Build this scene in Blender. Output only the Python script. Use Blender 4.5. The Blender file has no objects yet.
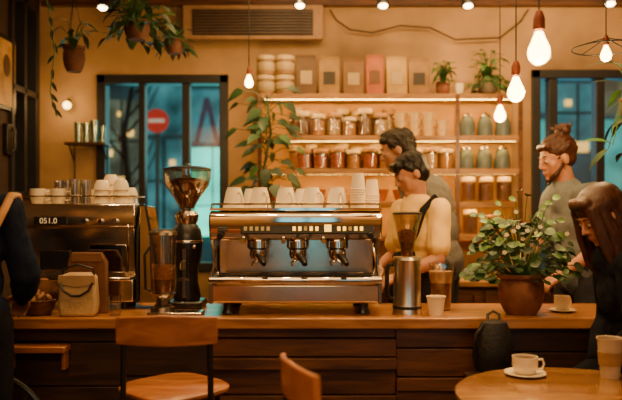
import bpy, math, random, bmesh
from mathutils import Vector, Matrix, Euler, noise
random.seed(7)
R=math.radians
scene=bpy.context.scene
COL=scene.collection
CH=1.42; F=700.0; HY=215.0
def wx(px,D): return (px-311)*D/F
def wz(py,D): return CH-(py-HY)*D/F

# ---------------------------------------------------------------- materials
_m={}
def mat(name,col,rough=.5,metal=0,emit=None,es=0,var=.15,scale=14,bump=0,coat=0,spec=.5,bscale=None):
    if name in _m: return _m[name]
    m=bpy.data.materials.new(name); m.use_nodes=True
    nt=m.node_tree; b=nt.nodes['Principled BSDF']
    tc=nt.nodes.new('ShaderNodeTexCoord'); n=nt.nodes.new('ShaderNodeTexNoise')
    n.inputs['Scale'].default_value=scale; n.inputs['Detail'].default_value=4
    nt.links.new(tc.outputs['Object'],n.inputs['Vector'])
    r=nt.nodes.new('ShaderNodeValToRGB')
    r.color_ramp.elements[0].position=.3; r.color_ramp.elements[1].position=.7
    r.color_ramp.elements[0].color=tuple(max(0,c*(1-var)) for c in col)+(1,)
    r.color_ramp.elements[1].color=tuple(min(1,c*(1+var)) for c in col)+(1,)
    nt.links.new(n.outputs['Fac'],r.inputs['Fac']); nt.links.new(r.outputs['Color'],b.inputs['Base Color'])
    b.inputs['Roughness'].default_value=rough; b.inputs['Metallic'].default_value=metal
    b.inputs['Coat Weight'].default_value=coat
    b.inputs['Specular IOR Level'].default_value=spec
    if emit:
        mm=nt.nodes.new('ShaderNodeMapRange'); mm.inputs['From Min'].default_value=.3; mm.inputs['From Max'].default_value=.7
        mm.inputs['To Min'].default_value=es*(1-var); mm.inputs['To Max'].default_value=es*(1+var)
        nt.links.new(n.outputs['Fac'],mm.inputs['Value']); nt.links.new(mm.outputs[0],b.inputs['Emission Strength'])
        b.inputs['Emission Color'].default_value=tuple(emit)+(1,)
    if bump:
        bp=nt.nodes.new('ShaderNodeBump'); bp.inputs['Strength'].default_value=bump; bp.inputs['Distance'].default_value=.01
        n2=nt.nodes.new('ShaderNodeTexNoise'); n2.inputs['Scale'].default_value=bscale or scale*4; n2.inputs['Detail'].default_value=6
        nt.links.new(tc.outputs['Object'],n2.inputs['Vector'])
        nt.links.new(n2.outputs['Fac'],bp.inputs['Height']); nt.links.new(bp.outputs['Normal'],b.inputs['Normal'])
    _m[name]=m; return m
def wood(name,c1,c2,rough=.4,stretch=(1.2,14,14),coat=.0):
    if name in _m: return _m[name]
    m=bpy.data.materials.new(name); m.use_nodes=True
    nt=m.node_tree; b=nt.nodes['Principled BSDF']
    tc=nt.nodes.new('ShaderNodeTexCoord'); mp=nt.nodes.new('ShaderNodeMapping'); mp.inputs['Scale'].default_value=stretch
    n=nt.nodes.new('ShaderNodeTexNoise'); n.inputs['Scale'].default_value=2.2; n.inputs['Detail'].default_value=7; n.inputs['Distortion'].default_value=.6
    r=nt.nodes.new('ShaderNodeValToRGB'); r.color_ramp.elements[0].position=.33; r.color_ramp.elements[1].position=.68
    r.color_ramp.elements[0].color=tuple(c1)+(1,); r.color_ramp.elements[1].color=tuple(c2)+(1,)
    nt.links.new(tc.outputs['Object'],mp.inputs['Vector']); nt.links.new(mp.outputs['Vector'],n.inputs['Vector'])
    nt.links.new(n.outputs['Fac'],r.inputs['Fac']); nt.links.new(r.outputs['Color'],b.inputs['Base Color'])
    bp=nt.nodes.new('ShaderNodeBump'); bp.inputs['Strength'].default_value=.25; bp.inputs['Distance'].default_value=.004
    nt.links.new(n.outputs['Fac'],bp.inputs['Height']); nt.links.new(bp.outputs['Normal'],b.inputs['Normal'])
    b.inputs['Roughness'].default_value=rough; b.inputs['Coat Weight'].default_value=coat; b.inputs['Coat Roughness'].default_value=.2
    _m[name]=m; return m
def glassy(name,tint=(1,1,1),refl=.12,rough=.03):
    if name in _m: return _m[name]
    m=bpy.data.materials.new(name); m.use_nodes=True
    nt=m.node_tree; nt.nodes.remove(nt.nodes['Principled BSDF']); out=nt.nodes['Material Output']
    t=nt.nodes.new('ShaderNodeBsdfTransparent'); t.inputs['Color'].default_value=tuple(tint)+(1,)
    g=nt.nodes.new('ShaderNodeBsdfGlossy'); g.inputs['Roughness'].default_value=rough
    lw=nt.nodes.new('ShaderNodeLayerWeight'); lw.inputs['Blend'].default_value=.25
    ma=nt.nodes.new('ShaderNodeMath'); ma.operation='MULTIPLY_ADD'; ma.inputs[1].default_value=.6; ma.inputs[2].default_value=refl
    mx=nt.nodes.new('ShaderNodeMixShader')
    nt.links.new(lw.outputs['Facing'],ma.inputs[0]); nt.links.new(ma.outputs[0],mx.inputs[0])
    nt.links.new(t.outputs[0],mx.inputs[1]); nt.links.new(g.outputs[0],mx.inputs[2]); nt.links.new(mx.outputs[0],out.inputs[0])
    _m[name]=m; return m

STEEL=mat('brushed_steel',(.76,.66,.52),.18,1,var=.08,scale=30)
STEELB=mat('backsplash_steel',(.58,.48,.36),.18,1,var=.2,scale=8)
STEELD=mat('dark_steel',(.28,.23,.18),.3,1,var=.1)
CHROME=mat('chrome',(.90,.82,.70),.06,1,var=.03)
BLACK=mat('black_plastic',(.012,.011,.011),.35,0,var=.2,coat=.2)
BLACKM=mat('black_metal',(.014,.012,.012),.45,.4,var=.2)
WHITEC=mat('white_ceramic',(.88,.73,.48),.25,0,var=.03,coat=.4)
PAPERC=mat('paper_cup_white',(.88,.70,.44),.6,0,var=.04)
TERRA=mat('terracotta',(.18,.058,.024),.7,0,var=.3,bump=.2)
COFFEE=mat('coffee_liquid',(.09,.025,.008),.15,0,var=.2)
KRAFT=mat('kraft_paper',(.34,.18,.06),.75,0,var=.15,bump=.3)
LEAF=mat('leaf_green',(.040,.105,.018),.42,0,var=.5,scale=9)
LEAFD=mat('leaf_dark_green',(.013,.038,.010),.5,0,var=.5,scale=9)
LEAFL=mat('leaf_light_green',(.085,.16,.025),.42,0,var=.5,scale=9)
PETAL=mat('petal_white',(.70,.62,.44),.6,0,var=.05)
GLASS=glassy('clear_glass',(.95,.93,.9),.09)
GLASSW=glassy('window_glass',(.9,.97,.97),.08)
SMOKEL=glassy('lightly_smoked_glass',(.96,.88,.78),.18)
COUNTER=wood('counter_oak',(.25,.09,.020),(.56,.24,.06),.28,(1.2,10,10),.35)
DWOOD=wood('dark_walnut',(.014,.006,.003),(.055,.021,.009),.5,(1.5,12,12))
MWOOD=wood('mid_wood',(.050,.016,.006),(.16,.057,.018),.42,(1.5,12,12))
CWOOD=wood('chair_wood',(.26,.078,.018),(.46,.165,.042),.32,(2,12,12),.3)
SHWOOD=wood('shelf_wood',(.21,.09,.022),(.42,.20,.055),.5,(1.5,12,12))

# ---------------------------------------------------------------- mesh builder
class MB:
    def __init__(s): s.v=[];s.f=[];s.m=[];s.s=[]
    def add(s,vs,fs,mi=0,sm=True,M=None):
        o=len(s.v)
        for v in vs:
            v=Vector(v)
            if M is not None: v=M@v
            s.v.append(v)
        for f in fs: s.f.append(tuple(i+o for i in f)); s.m.append(mi); s.s.append(sm)
        return s
    def box(s,c,d,mi=0,M=None):
        x,y,z=c; a,b,e=d[0]/2,d[1]/2,d[2]/2
        vs=[(x+i*a,y+j*b,z+k*e) for i in(-1,1) for j in(-1,1) for k in(-1,1)]
        return s.add(vs,[(0,1,3,2),(4,6,7,5),(0,4,5,1),(2,3,7,6),(0,2,6,4),(1,5,7,3)],mi,False,M)
    def prism(s,poly,y0,y1,mi=0,M=None):
        n=len(poly); vs=[(p[0],y0,p[1]) for p in poly]+[(p[0],y1,p[1]) for p in poly]
        fs=[tuple(range(n)),tuple(range(2*n-1,n-1,-1))]+[(i,i+n,(i+1)%n+n,(i+1)%n) for i in range(n)]
        return s.add(vs,fs,mi,False,M)
    def prismx(s,poly,x0,x1,mi=0,M=None):
        n=len(poly); vs=[(x0,p[0],p[1]) for p in poly]+[(x1,p[0],p[1]) for p in poly]
        fs=[tuple(range(n-1,-1,-1)),tuple(range(n,2*n))]+[(i,(i+1)%n,(i+1)%n+n,i+n) for i in range(n)]
        return s.add(vs,fs,mi,False,M)
    def lathe(s,prof,c=(0,0,0),mi=0,seg=28,M=None,wob=None):
        vs=[];rings=[]
        for r,z in prof:
            if r<1e-5: rings.append([len(vs)]); vs.append((c[0],c[1],c[2]+z))
            else:
                st=len(vs)
                for i in range(seg):
                    a=2*math.pi*i/seg; rr=r*(wob(a) if wob else 1)
                    vs.append((c[0]+rr*math.cos(a),c[1]+rr*math.sin(a),c[2]+z))
                rings.append(list(range(st,st+seg)))
        fs=[]
        for A,B in zip(rings,rings[1:]):
            if len(A)==1 and len(B)==1: continue
            for i in range(seg):
                j=(i+1)%seg
                if len(A)==1: fs.append((A[0],B[j],B[i]))
                elif len(B)==1: fs.append((A[i],A[j],B[0]))
                else: fs.append((A[i],A[j],B[j],B[i]))
        return s.add(vs,fs,mi,True,M)
    def cyl(s,p1,p2,r1,r2=None,mi=0,seg=18):
        p1=Vector(p1);p2=Vector(p2); r2=r1 if r2 is None else r2
        d=p2-p1; L=d.length
        M=Matrix.Translation(p1)@d.to_track_quat('Z','Y').to_matrix().to_4x4()
        return s.lathe([(0,0),(r1,0),(r2,L),(0,L)],(0,0,0),mi,seg,M)
    def tube(s,pts,r,mi=0,seg=8):
        pts=[Vector(p) for p in pts]; n=len(pts)
        rs=r if isinstance(r,(list,tuple)) else [r]*n
        vs=[];fs=[]; prev=None
        for i,p in enumerate(pts):
            t=(pts[min(i+1,n-1)]-pts[max(i-1,0)]).normalized()
            if prev is None: a=t.orthogonal().normalized()
            else: a=(prev-t*prev.dot(t)).normalized()
            prev=a; b=t.cross(a)
            for k in range(seg):
                an=2*math.pi*k/seg
                vs.append(p+(a*math.cos(an)+b*math.sin(an))*rs[i])
        for i in range(n-1):
            for k in range(seg):
                l=(k+1)%seg
                fs.append((i*seg+k,i*seg+l,(i+1)*seg+l,(i+1)*seg+k))
        fs.append(tuple(range(seg-1,-1,-1))); fs.append(tuple(range((n-1)*seg,n*seg)))
        return s.add(vs,fs,mi,True)
    def ell(s,c,r,mi=0,M=None,seg=16,rg=10):
        if not isinstance(r,(tuple,list)): r=(r,r,r)
        prof=[(math.sin(math.pi*i/rg),-math.cos(math.pi*i/rg)) for i in range(rg+1)]
        prof[0]=(0,-1);prof[-1]=(0,1)
        MM=Matrix.Translation(c)@Matrix.Diagonal((r[0],r[1],r[2],1))
        if M is not None: MM=M@MM
        return s.lathe(prof,(0,0,0),mi,seg,MM)
    def leaf(s,base,d,nrm,size,width,kind='round',mi=0,droop=.25):
        d=Vector(d).normalized(); n=Vector(nrm); side=d.cross(n)
        if side.length<1e-3: side=d.orthogonal()
        side.normalize(); n=side.cross(d).normalized(); base=Vector(base)
        N=9 if kind=='round' else 7; vs=[];fs=[]
        for i in range(N):
            t=i/(N-1)
            if kind=='round': t=(1-math.cos(math.pi*t))/2; w=2*math.sqrt(max(0,t*(1-t)))
            elif kind=='heart': w=(math.sin(math.pi*t**.6))**.8 if 0<t<1 else 0
            else: w=math.sin(math.pi*t**.8)
            if i in(0,N-1): w=max(w*.25,.02)
            c=base+d*size*t-n*size*droop*t*t
            vs+= [c-side*w*width/2+n*w*width*.12, c, c+side*w*width/2+n*w*width*.12]
        for i in range(N-1):
            a=i*3
            fs+=[(a,a+1,a+4,a+3),(a+1,a+2,a+5,a+4)]
        return s.add(vs,fs,mi,True)
    def build(s,name,mats,parent=None,loc=(0,0,0),bevel=0,label=None,rot=(0,0,0)):
        me=bpy.data.meshes.new(name); me.from_pydata([tuple(v) for v in s.v],[],s.f)
        for m in (mats if isinstance(mats,(list,tuple)) else [mats]): me.materials.append(m)
        me.polygons.foreach_set('material_index',s.m); me.polygons.foreach_set('use_smooth',s.s)
        me.update()
        bm=bmesh.new(); bm.from_mesh(me); bmesh.ops.recalc_face_normals(bm,faces=bm.faces); bm.to_mesh(me); bm.free()
        try: me.set_sharp_from_angle(angle=R(38))
        except Exception: pass
        o=bpy.data.objects.new(name,me); COL.objects.link(o); o.location=loc; o.rotation_euler=rot
        if parent: o.parent=parent
        if bevel:
            b=o.modifiers.new('bevel','BEVEL'); b.width=bevel; b.segments=2; b.limit_method='ANGLE'; b.angle_limit=R(50)
        if label: o['label']=label
        return o
def tag(o,label,cat,group=None):
    o['label']=label;o['category']=cat
    if group:o['group']=group
    return o
def thing(name,label,cat,loc=(0,0,0),rz=0,group=None):
    e=bpy.data.objects.new(name,None); COL.objects.link(e); e.location=loc; e.rotation_euler=(0,0,rz); e.empty_display_size=.05
    return tag(e,label,cat,group)
def struct(o): o['kind']='structure'; return o
def dup(o,loc=None,rz=None,sc=None,label=None,parent=None):
    c=o.copy()
    if parent is not None: c.parent=parent
    COL.objects.link(c)
    if loc is not None: c.location=loc
    if rz is not None: c.rotation_euler=(0,0,rz)
    if sc is not None: c.scale=(sc,sc,sc) if not isinstance(sc,tuple) else sc
    if label: c['label']=label
    for ch in list(o.children): dup(ch,parent=c)
    return c
def light(kind,loc,power,col,size=.5,rot=(0,0,0),sy=None,ang=None):
    l=bpy.data.lights.new('lamp_or_fill_light',kind); l.energy=power; l.color=col  # shared by bulb lamps and added fill lights
    if kind=='AREA':
        l.size=size
        if sy: l.shape='RECTANGLE'; l.size_y=sy
    elif kind in('POINT','SPOT'): l.shadow_soft_size=size
    if ang: l.spot_size=R(ang); l.spot_blend=.7
    o=bpy.data.objects.new('lamp_or_fill_light',l); COL.objects.link(o); o.location=loc; o.rotation_euler=rot
    return o

# ================================================================= ROOM
YB=5.6; XL=-2.17; XR=3.3; ZC=3.16
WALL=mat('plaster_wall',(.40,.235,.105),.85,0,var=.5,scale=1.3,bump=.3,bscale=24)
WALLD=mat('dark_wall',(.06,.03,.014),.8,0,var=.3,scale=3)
def wallpiece(M,x0,x1,z0,z1,y=YB,t=.15): M.box(((x0+x1)/2,y+t/2,(z0+z1)/2),(x1-x0,t,z1-z0))
W1=(-1.71,-.66,.97,2.54); W2=(1.76,2.75,.05,2.58)
def holed(name,W,y):
    M=MB()
    wallpiece(M,XL-.15,W[0][0],0,ZC,y)
    for i,w in enumerate(W):
        wallpiece(M,w[0],w[1],0,w[2],y); wallpiece(M,w[0],w[1],w[3],ZC,y)
        nx=W[i+1][0] if i+1<len(W) else XR+.15
        wallpiece(M,w[1],nx,0,ZC,y)
    return struct(M.build(name,WALL))
holed('wall_back',[W1,W2],YB)
W_ADDED=[(-.45,.35,.7,2.4),(1.3,2.9,.7,2.7)]  # openings for unseen windows added behind the camera for reflections
holed('wall_front',W_ADDED,-1.35)
L0,L1,LZ0,LZ1=5.02,5.5,1.55,3.05
M=MB()
def wl(y0,y1,z0,z1): M.box((XL-.075,(y0+y1)/2,(z0+z1)/2),(.15,y1-y0,z1-z0))
wl(-1.2,L0,0,ZC); wl(L0,L1,0,LZ0); wl(L0,L1,LZ1,ZC); wl(L1,YB,0,ZC)
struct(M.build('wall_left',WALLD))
M=MB(); M.box((XR+.075,2.2,ZC/2),(.15,6.8,ZC)); struct(M.build('wall_right',WALL))
M=MB(); M.box((.56,2.2,ZC+.05),(5.8,7.0,.1)); struct(M.build('ceiling',mat('ceiling_paint',(.24,.13,.06),.9,0,var=.1,scale=3)))
M=MB(); M.box((.56,2.2,-.05),(5.8,7.0,.1)); struct(M.build('floor',wood('floor_wood',(.035,.014,.007),(.10,.04,.016),.45,(8,1.2,8))))
M=MB(); M.box((.56,5.57,3.12),(5.4,.06,.08)); struct(M.build('trim_1',MWOOD,bevel=.005))
FR=mat('window_frame_paint',(.018,.016,.016),.45,0,var=.2)
def window(n,x0,x1,z0,z1,mulls,trans=None,y=YB-.02):
    M=MB(); t=.07; yc=y+.06; dy=.13
    M.box(((x0+x1)/2,yc,z1-t/2),(x1-x0,dy,t)); M.box(((x0+x1)/2,yc,z0+t/2),(x1-x0,dy,t))
    M.box((x0+t/2,yc,(z0+z1)/2),(t,dy,z1-z0)); M.box((x1-t/2,yc,(z0+z1)/2),(t,dy,z1-z0))
    for m,w in mulls: M.box((m,yc,(z0+z1)/2),(w,dy*.8,z1-z0-.01))
    if trans: M.box(((x0+x1)/2,yc,trans),(x1-x0-.01,dy*.7,.04))
    o=struct(M.build(n,FR,bevel=.006))
    g=MB(); g.box(((x0+x1)/2,yc+.01,(z0+z1)/2),(x1-x0-.1,.008,z1-z0-.1)); p=g.build('glass_pane',GLASSW); p.parent=o
    return o
window('window_1',W1[0],W1[1],W1[2],W1[3],[(wx(142,YB),.05),(wx(186,YB),.06)])
window('window_2',W2[0],W2[1],W2[2],W2[3],[(wx(553,YB),.07),(wx(600,YB),.07)])
for i,w in enumerate(W_ADDED): window('window_%d'%(4+i),w[0],w[1],w[2],w[3],[((w[0]+w[1])/2,.04)],2.1,-1.35)  # added windows, out of view, give the steel teal reflections
M=MB()
for yy in (L0+.02,(L0+L1)/2,L1-.02): M.box((XL-.03,yy,(LZ0+LZ1)/2),(.12,.045,LZ1-LZ0))
for zz in (LZ0+.02,2.35,LZ1-.02): M.box((XL-.03,(L0+L1)/2,zz),(.12,L1-L0,.045))
w3=struct(M.build('window_3',FR,bevel=.004))
g=MB(); g.box((XL-.06,(L0+L1)/2,(LZ0+LZ1)/2),(.008,L1-L0-.06,LZ1-LZ0-.06)); g.build('glass_pane',GLASSW,w3)

# ================================================================= OUTSIDE
M=MB(); M.box((0,10.2,-.06),(26,8.6,.1)); tag(M.build('street_pavement',mat('wet_asphalt',(.05,.06,.08),.3,0,var=.3)),'wet dark street paving outside the windows','street')
BLD=mat('facade_dusk_glow',(.03,.06,.08),.7,0,emit=(.04,.11,.12),es=.45,var=.6,scale=1.2)  # dusk light put into the facade material as a faint glow
f=thing('building','blue dusk shop building with lit windows across the street','building',(0,10.5,0))
M=MB(); M.box((0,.5,3.5),(18,1,7)); M.build('facade',BLD,f)
TEAL=mat('teal_shop_light',(.05,.4,.4),.5,0,emit=(.03,.82,.58),es=2.4,var=.5,scale=2.2)
TEAL2=mat('soft_teal_light',(.05,.4,.4),.5,0,emit=(.06,.48,.42),es=.75,var=.6,scale=2.2)
BLUEL=mat('blue_shop_light',(.05,.2,.3),.5,0,emit=(.08,.32,.34),es=.6,var=.7,scale=2.2)
DIML=mat('dim_shop_light',(.05,.1,.12),.5,0,emit=(.17,.19,.12),es=.55,var=.7,scale=3)
WARML=mat('warm_shop_light',(.5,.3,.1),.5,0,emit=(1,.5,.10),es=2.5,var=.3,scale=3)
def outp(name,m,px0,px1,py0,py1,D=10.45,lab=None,th=.06):
    M=MB(); x0,x1,z0,z1=wx(px0,D),wx(px1,D),wz(py1,D),wz(py0,D)
    M.box(((x0+x1)/2,D-10.5,(z0+z1)/2),(x1-x0,th,z1-z0)); M.build(name,m,f,label=lab)
outp('shop_window',TEAL,189,236,148,236,lab='glowing turquoise shop window')
outp('shop_window',BLUEL,146,182,140,230,lab='dim teal lit shop window')
outp('shop_window',DIML,104,138,100,215,lab='dim lit shop window')
outp('shop_window',BLUEL,190,236,90,142,lab='teal lit window')
outp('shop_window',BLUEL,146,182,84,134,lab='dim teal lit window')
outp('shop_window',BLUEL,556,598,84,150,lab='blue lit window')
outp('shop_window',TEAL2,604,690,120,190,lab='glowing teal shop window')
outp('shop_window',DIML,604,690,70,115,lab='dim lit window')
outp('shop_window',TEAL2,520,552,120,165,lab='glowing teal shop window')
outp('shop_window',BLUEL,520,552,70,112,lab='blue lit window')
for a,b,c,d in ((117,126,177,185),(602,611,66,75),(575,588,142,152),(126,133,130,136),(565,571,100,106),(540,548,150,158),(108,112,150,156),(170,175,160,166),(118,121,112,116)):
    outp('window_lamp',WARML,a,b,c,d,D=10.40,lab='warm lit lamp in a window')
DK=mat('dark_mullion',(.01,.02,.025),.7)
for a,b,c,d in ((163,165,140,230),(146,182,180,182),(121,122.5,100,215),(104,138,140,142),(212,213.2,148,236),(189,236,205,206.5),(577,578.5,84,150),(556,598,112,114),(630,632,120,190)):
    outp('shop_mullion',DK,a,b,c,d,D=10.40,th=.05)
M=MB(); D=10.3
for a,b in ((196,207),(207,218)):
    M.cyl((wx(a,D),D-10.5,wz(146 if a==196 else 98,D)),(wx(b,D),D-10.5,wz(98 if a==196 else 146,D)),.04,mi=0,seg=6)
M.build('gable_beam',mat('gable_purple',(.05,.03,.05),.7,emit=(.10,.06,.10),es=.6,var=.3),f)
e=thing('street_tree','bare dark street tree outside the window','tree',(wx(128,9.2),9.2,0))
M=MB(); M.tube([(0,0,0),(.03,0,1.5),(-.05,0,2.5),(.1,0,3.4)],[.07,.05,.04,.02])
rn=random.Random(2)
for i in range(9):
    z=1.5+i*.2; a=rn.choice([-1,1]); M.tube([(0,0,z),(a*.25,0,z+.3),(a*.45,rn.uniform(-.1,.1),z+.75)],[.022,.014,.005],seg=5)
M.build('trunk_and_branches',DK,e)
D=8.0; sx,sz=wx(157,D),wz(121,D)
s_=thing('no_entry_sign','round red no entry sign with white bar on a grey pole','road sign',(sx,D,0))
M=MB(); M.cyl((0,.02,0),(0,.02,sz+.1),.02); M.build('pole',STEELD,s_)
M=MB(); M.cyl((0,.0,sz),(0,-.02,sz),.135,seg=36); M.build('sign_disc',mat('sign_red_glow',(.6,.03,.02),.5,emit=(.85,.04,.02),es=.6,var=.03),s_)  # disc and bar glow slightly, standing in for light on the sign
M=MB(); M.box((0,-.026,sz),(.18,.01,.042)); M.build('white_bar',mat('sign_white_glow',(.8,.8,.8),.5,emit=(.9,.6,.4),es=.7,var=.02),s_)

# ================================================================= COUNTER
CT=.92; YF=3.4; YK=3.97
M=MB(); M.box((.25,(YF+YK)/2,CT-.028),(3.54,YK-YF,.056)); tag(M.build('countertop',COUNTER,bevel=.008),'long warm oak countertop of the service bar','countertop')
def cab(x0,x1,mt,lab,step=0,hs=(.2,.2,.2,.2),gap=.006):
    e=thing('counter_cabinet',lab,'cabinet',((x0+x1)/2,YF+.06,0))
    w=x1-x0-.004; top=CT-.058
    M=MB(); M.box((0,.26,top/2),(w,.44,top)); M.build('body',DWOOD,e)
    M=MB(); z=top; i=0
    while z>.08:
        h=min(hs[i%len(hs)],z-.06)
        st=step*((i%3)/2.0)
        M.box((0,.02-st/2,z-h/2),(w+.002,.036+st,h-gap)); z-=h; i+=1
    M.build('plank_front',mt,e,bevel=.003)
    M=MB(); M.box((0,.03,.03),(w,.02,.055)); M.build('plinth',BLACKM,e)
    return e
ck=cab(-1.50,-.93,DWOOD,'dark walnut bar cabinet with plank front',0,(.07,.22,.20))
cab(-.93,-.50,DWOOD,'dark walnut bar cabinet with plank front',0,(.24,.16))
cab(-.50,.42,MWOOD,'brown bar cabinet with stepped horizontal plank front',.05,(.05,.09,.06,.13))
cab(.42,.90,MWOOD,'brown bar cabinet with stepped horizontal plank front',.03,(.10,.14,.07))
cab(.90,2.0,DWOOD,'dark walnut bar cabinet with plank front',.0,(.12,.2))
M=MB(); M.box((0,0,0),(.30,.10,.03)); M.box((-.13,0.02,-.06),(.02,.05,.09)); M.box((.13,.02,-.06),(.02,.05,.09))
M.build('bag_ledge',CWOOD,ck,loc=(-.12,-.05,.77),bevel=.004,label='small wooden ledge')

# ================================================================= MAIN ESPRESSO MACHINE
EX,EY=-.077,3.5
e=thing('espresso_machine','large chrome three-group espresso machine with glowing buttons','espresso machine',(EX,EY,CT))
W=.86
M=MB(); M.box((0,.20,.11),(W-.01,.46,.10)); M.build('base',STEEL,e,bevel=.014)
M=MB(); M.prismx([(-.045,.160),(.43,.160),(.43,.195),(-.045,.195),(-.055,.178)],-W/2,W/2); M.build('drip_tray',[CHROME],e,bevel=.006)
M=MB()
for i in range(4): M.box((0,-.025+i*.042,.199),(W-.10,.014,.006))
M.build('drip_grate',BLACKM,e)
M=MB(); M.box((0,.29,.30),(W-.05,.24,.21)); M.build('backsplash',STEELB,e,bevel=.004)
M=MB(); M.prismx([(0.0,.375),(.43,.375),(.43,.52),(.0,.52),(-.04,.50),(-.045,.455),(-.02,.385)],-W/2,W/2); M.build('upper_housing',CHROME,e,bevel=.01)
M=MB(); M.box((0,.215,.529),(W,.43,.012)); M.tube([(-W/2+.01,.01,.555),(W/2-.01,.01,.555)],.005);
for x in (-.42,-.14,.14,.42): M.tube([(x,.01,.53),(x,.01,.555)],.004)
M.build('cup_rail',CHROME,e)
for sx_ in (-1,1):
    M=MB(); M.prismx([(-.04,.06),(.43,.06),(.43,.39),(.0,.39),(.09,.30),(.09,.24),(-.04,.19)],sx_*(W/2-.02),sx_*(W/2-.002)); M.build('side_panel',STEELD,e,bevel=.003)
P=Matrix.Translation((0,-.041,.432))@Matrix.Rotation(R(-18),4,'X')
M=MB(); M.box((.06,0.0,0),(.66,.012,.056),0,P); M.build('control_panel',BLACK,e,bevel=.004)
GLOW=mat('button_glow',(.8,.4,.05),.4,emit=(1,.52,.03),es=2.6,var=.02)
GLOWD=mat('button_ivory',(.3,.2,.08),.4,emit=(1,.45,.05),es=.25)
for gx in (-.19,.05,.27):
    for i in range(5):
        M=MB(); M.box((gx-.056+i*.028,-.009,-.002),(.015,.006,.020),0,P); M.build('button',GLOW if (gx>-.1 and i!=2) else GLOWD,e)
M=MB(); M.box((.16,-.009,0),(.034,.006,.034),0,P); M.build('display',GLOW,e)
M=MB()
for i in range(3): M.box((-.36,-.004,.012-.012*i),(.05,.006,.005),0,P)
M.build('badge',BLACK,e)
for gx in (-.19,0.01,.21):
    g=MB(); g.lathe([(0,.40),(.048,.40),(.048,.375),(.056,.37),(.056,.335),(.044,.325),(0,.325)],(gx,.05,0))
    g.cyl((gx,.2,.36),(gx,.08,.36),.032); gh=g.build('group_head',CHROME,e)
    g=MB(); g.lathe([(0,.326),(.042,.326),(.044,.298),(.036,.280),(0,.278)],(gx,.05,0)); g.cyl((gx,.02,.305),(gx,-.04,.30),.009)
    g.tube([(gx,.05,.28),(gx-.014,.05,.268),(gx-.028,.05,.258),(gx-.028,.05,.242)],.007); g.tube([(gx,.05,.28),(gx+.014,.05,.268),(gx+.028,.05,.258),(gx+.028,.05,.242)],.007)
    pf=g.build('portafilter',CHROME,gh)
    g=MB(); g.tube([(gx,-.03,.301),(gx+.014,-.06,.294),(gx+.032,-.10,.276),(gx+.040,-.13,.262)],[.011,.015,.017,.011],seg=12); g.build('handle',BLACK,pf)
    g=MB(); g.cyl((gx-.07,-.01,.372),(gx-.07,-.035,.370),.012); g.build('pressure_knob',CHROME,e)
for x,sg in ((-.375,-1),(.375,1)):
    g=MB(); g.tube([(x,.03,.40),(x,-.03,.385),(x+sg*.012,-.06,.33),(x+sg*.02,-.065,.26),(x+sg*.01,-.055,.215)],.006); g.ell((x+sg*.01,-.054,.213),.009)
    g.build('steam_wand',CHROME,e)
    g=MB(); g.cyl((x-sg*.005,-.035,.40),(x-sg*.005,-.075,.395),.018,.015); g.build('knob',BLACK,e)
for x in (-.34,.34):
    for y in (.04,.38):
        g=MB(); g.lathe([(0,0),(.03,0),(.034,.006),(.024,.03),(.028,.062),(0,.062)],(x,y,0)); g.build('foot',BLACK,e)

def cup_mesh(r1=.057,r2=.036,h=.105):
    return MB().lathe([(r1+.002,0),(r1-.004,.0),(r2-.004,h-.010),(0,h-.010),(0,h-.004),(r2-.008,h-.004),(r2-.006,h),(r2-.001,h),(r2,h-.006),(r2+.006,h*.8),(r1-.004,.03),(r1+.001,.004),(r1+.002,0)],seg=30)
TOPZ=CT+.536
base=None
xs=[(234,3.60),(260,3.60),(286,3.60),(312,3.60),(337,3.60),(252,3.78),(303,3.78)]
for i,(px,D) in enumerate(xs):
    loc=(wx(px,D),D,TOPZ)
    if base is None:
        base=tag(cup_mesh().build('coffee_cup',WHITEC,loc=loc),'upturned cream white coffee cup on the espresso machine','cup','cups on the espresso machine')
        g=MB(); g.tube([(.046,0,.022),(.068,0,.020),(.082,0,.034),(.082,0,.056),(.066,0,.076),(.038,0,.076)],.006); g.build('handle',WHITEC,base); base.rotation_euler[2]=-.95
    else: dup(base,loc,rz=random.uniform(-.3,.3)-.95)
def stack(px,D,n,r=.038,h=.085,pitch=.013,lab='stack of white takeaway cups on the espresso machine'):
    m=None
    for i in range(n):
        loc=(wx(px,D),D,TOPZ+i*pitch)
        if m is None:
            M=MB(); M.lathe([(r,0),(r+.003,.002),(r+.002,.006),(r-.001,.007),(r*.74,h),(r*.74-.003,h-.001),(0,h-.006),(0,h-.010),(r*.7,h-.010),(r-.004,0),(r,0)])
            m=tag(M.build('paper_cup',PAPERC,loc=loc),lab,'cup','nested takeaway cups on the machine')
        else: dup(m,loc)
stack(358,3.56,8); stack(372,3.68,6)

# ================================================================= SECOND MACHINE (left)
LX,LY=-1.235,3.71
e=thing('espresso_machine','boxy steel espresso machine with slanted reflective side and cups on top','espresso machine',(LX,LY,CT))
W=.62
M=MB(); M.box((0,.10,.10),(W-.02,.24,.12)); M.build('base',STEEL,e,bevel=.008)
M=MB(); M.box((0,.0,.165),(W-.04,.10,.016)); M.build('drip_tray',CHROME,e,bevel=.003)
M=MB(); M.prismx([(.03,.17),(.235,.17),(.235,.44),(.0,.44),(.0,.36)],-W/2+.01,W/2-.01); M.build('front_panel',STEEL,e,bevel=.004)
M=MB(); M.prismx([(.02,.42),(.24,.42),(.24,.56),(-.02,.56),(-.04,.50),(-.035,.44)],-W/2,W/2); M.build('upper_housing',STEEL,e,bevel=.008)
M=MB(); M.box((-.12,.004,.26),(.16,.02,.10)); M.build('recess_window',BLACK,e,bevel=.004)
M=MB(); M.box((.16,.004,.27),(.20,.02,.15)); M.build('glass_front',glassy('dark_panel_glass',(.30,.24,.18),.45),e,bevel=.004)
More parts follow.
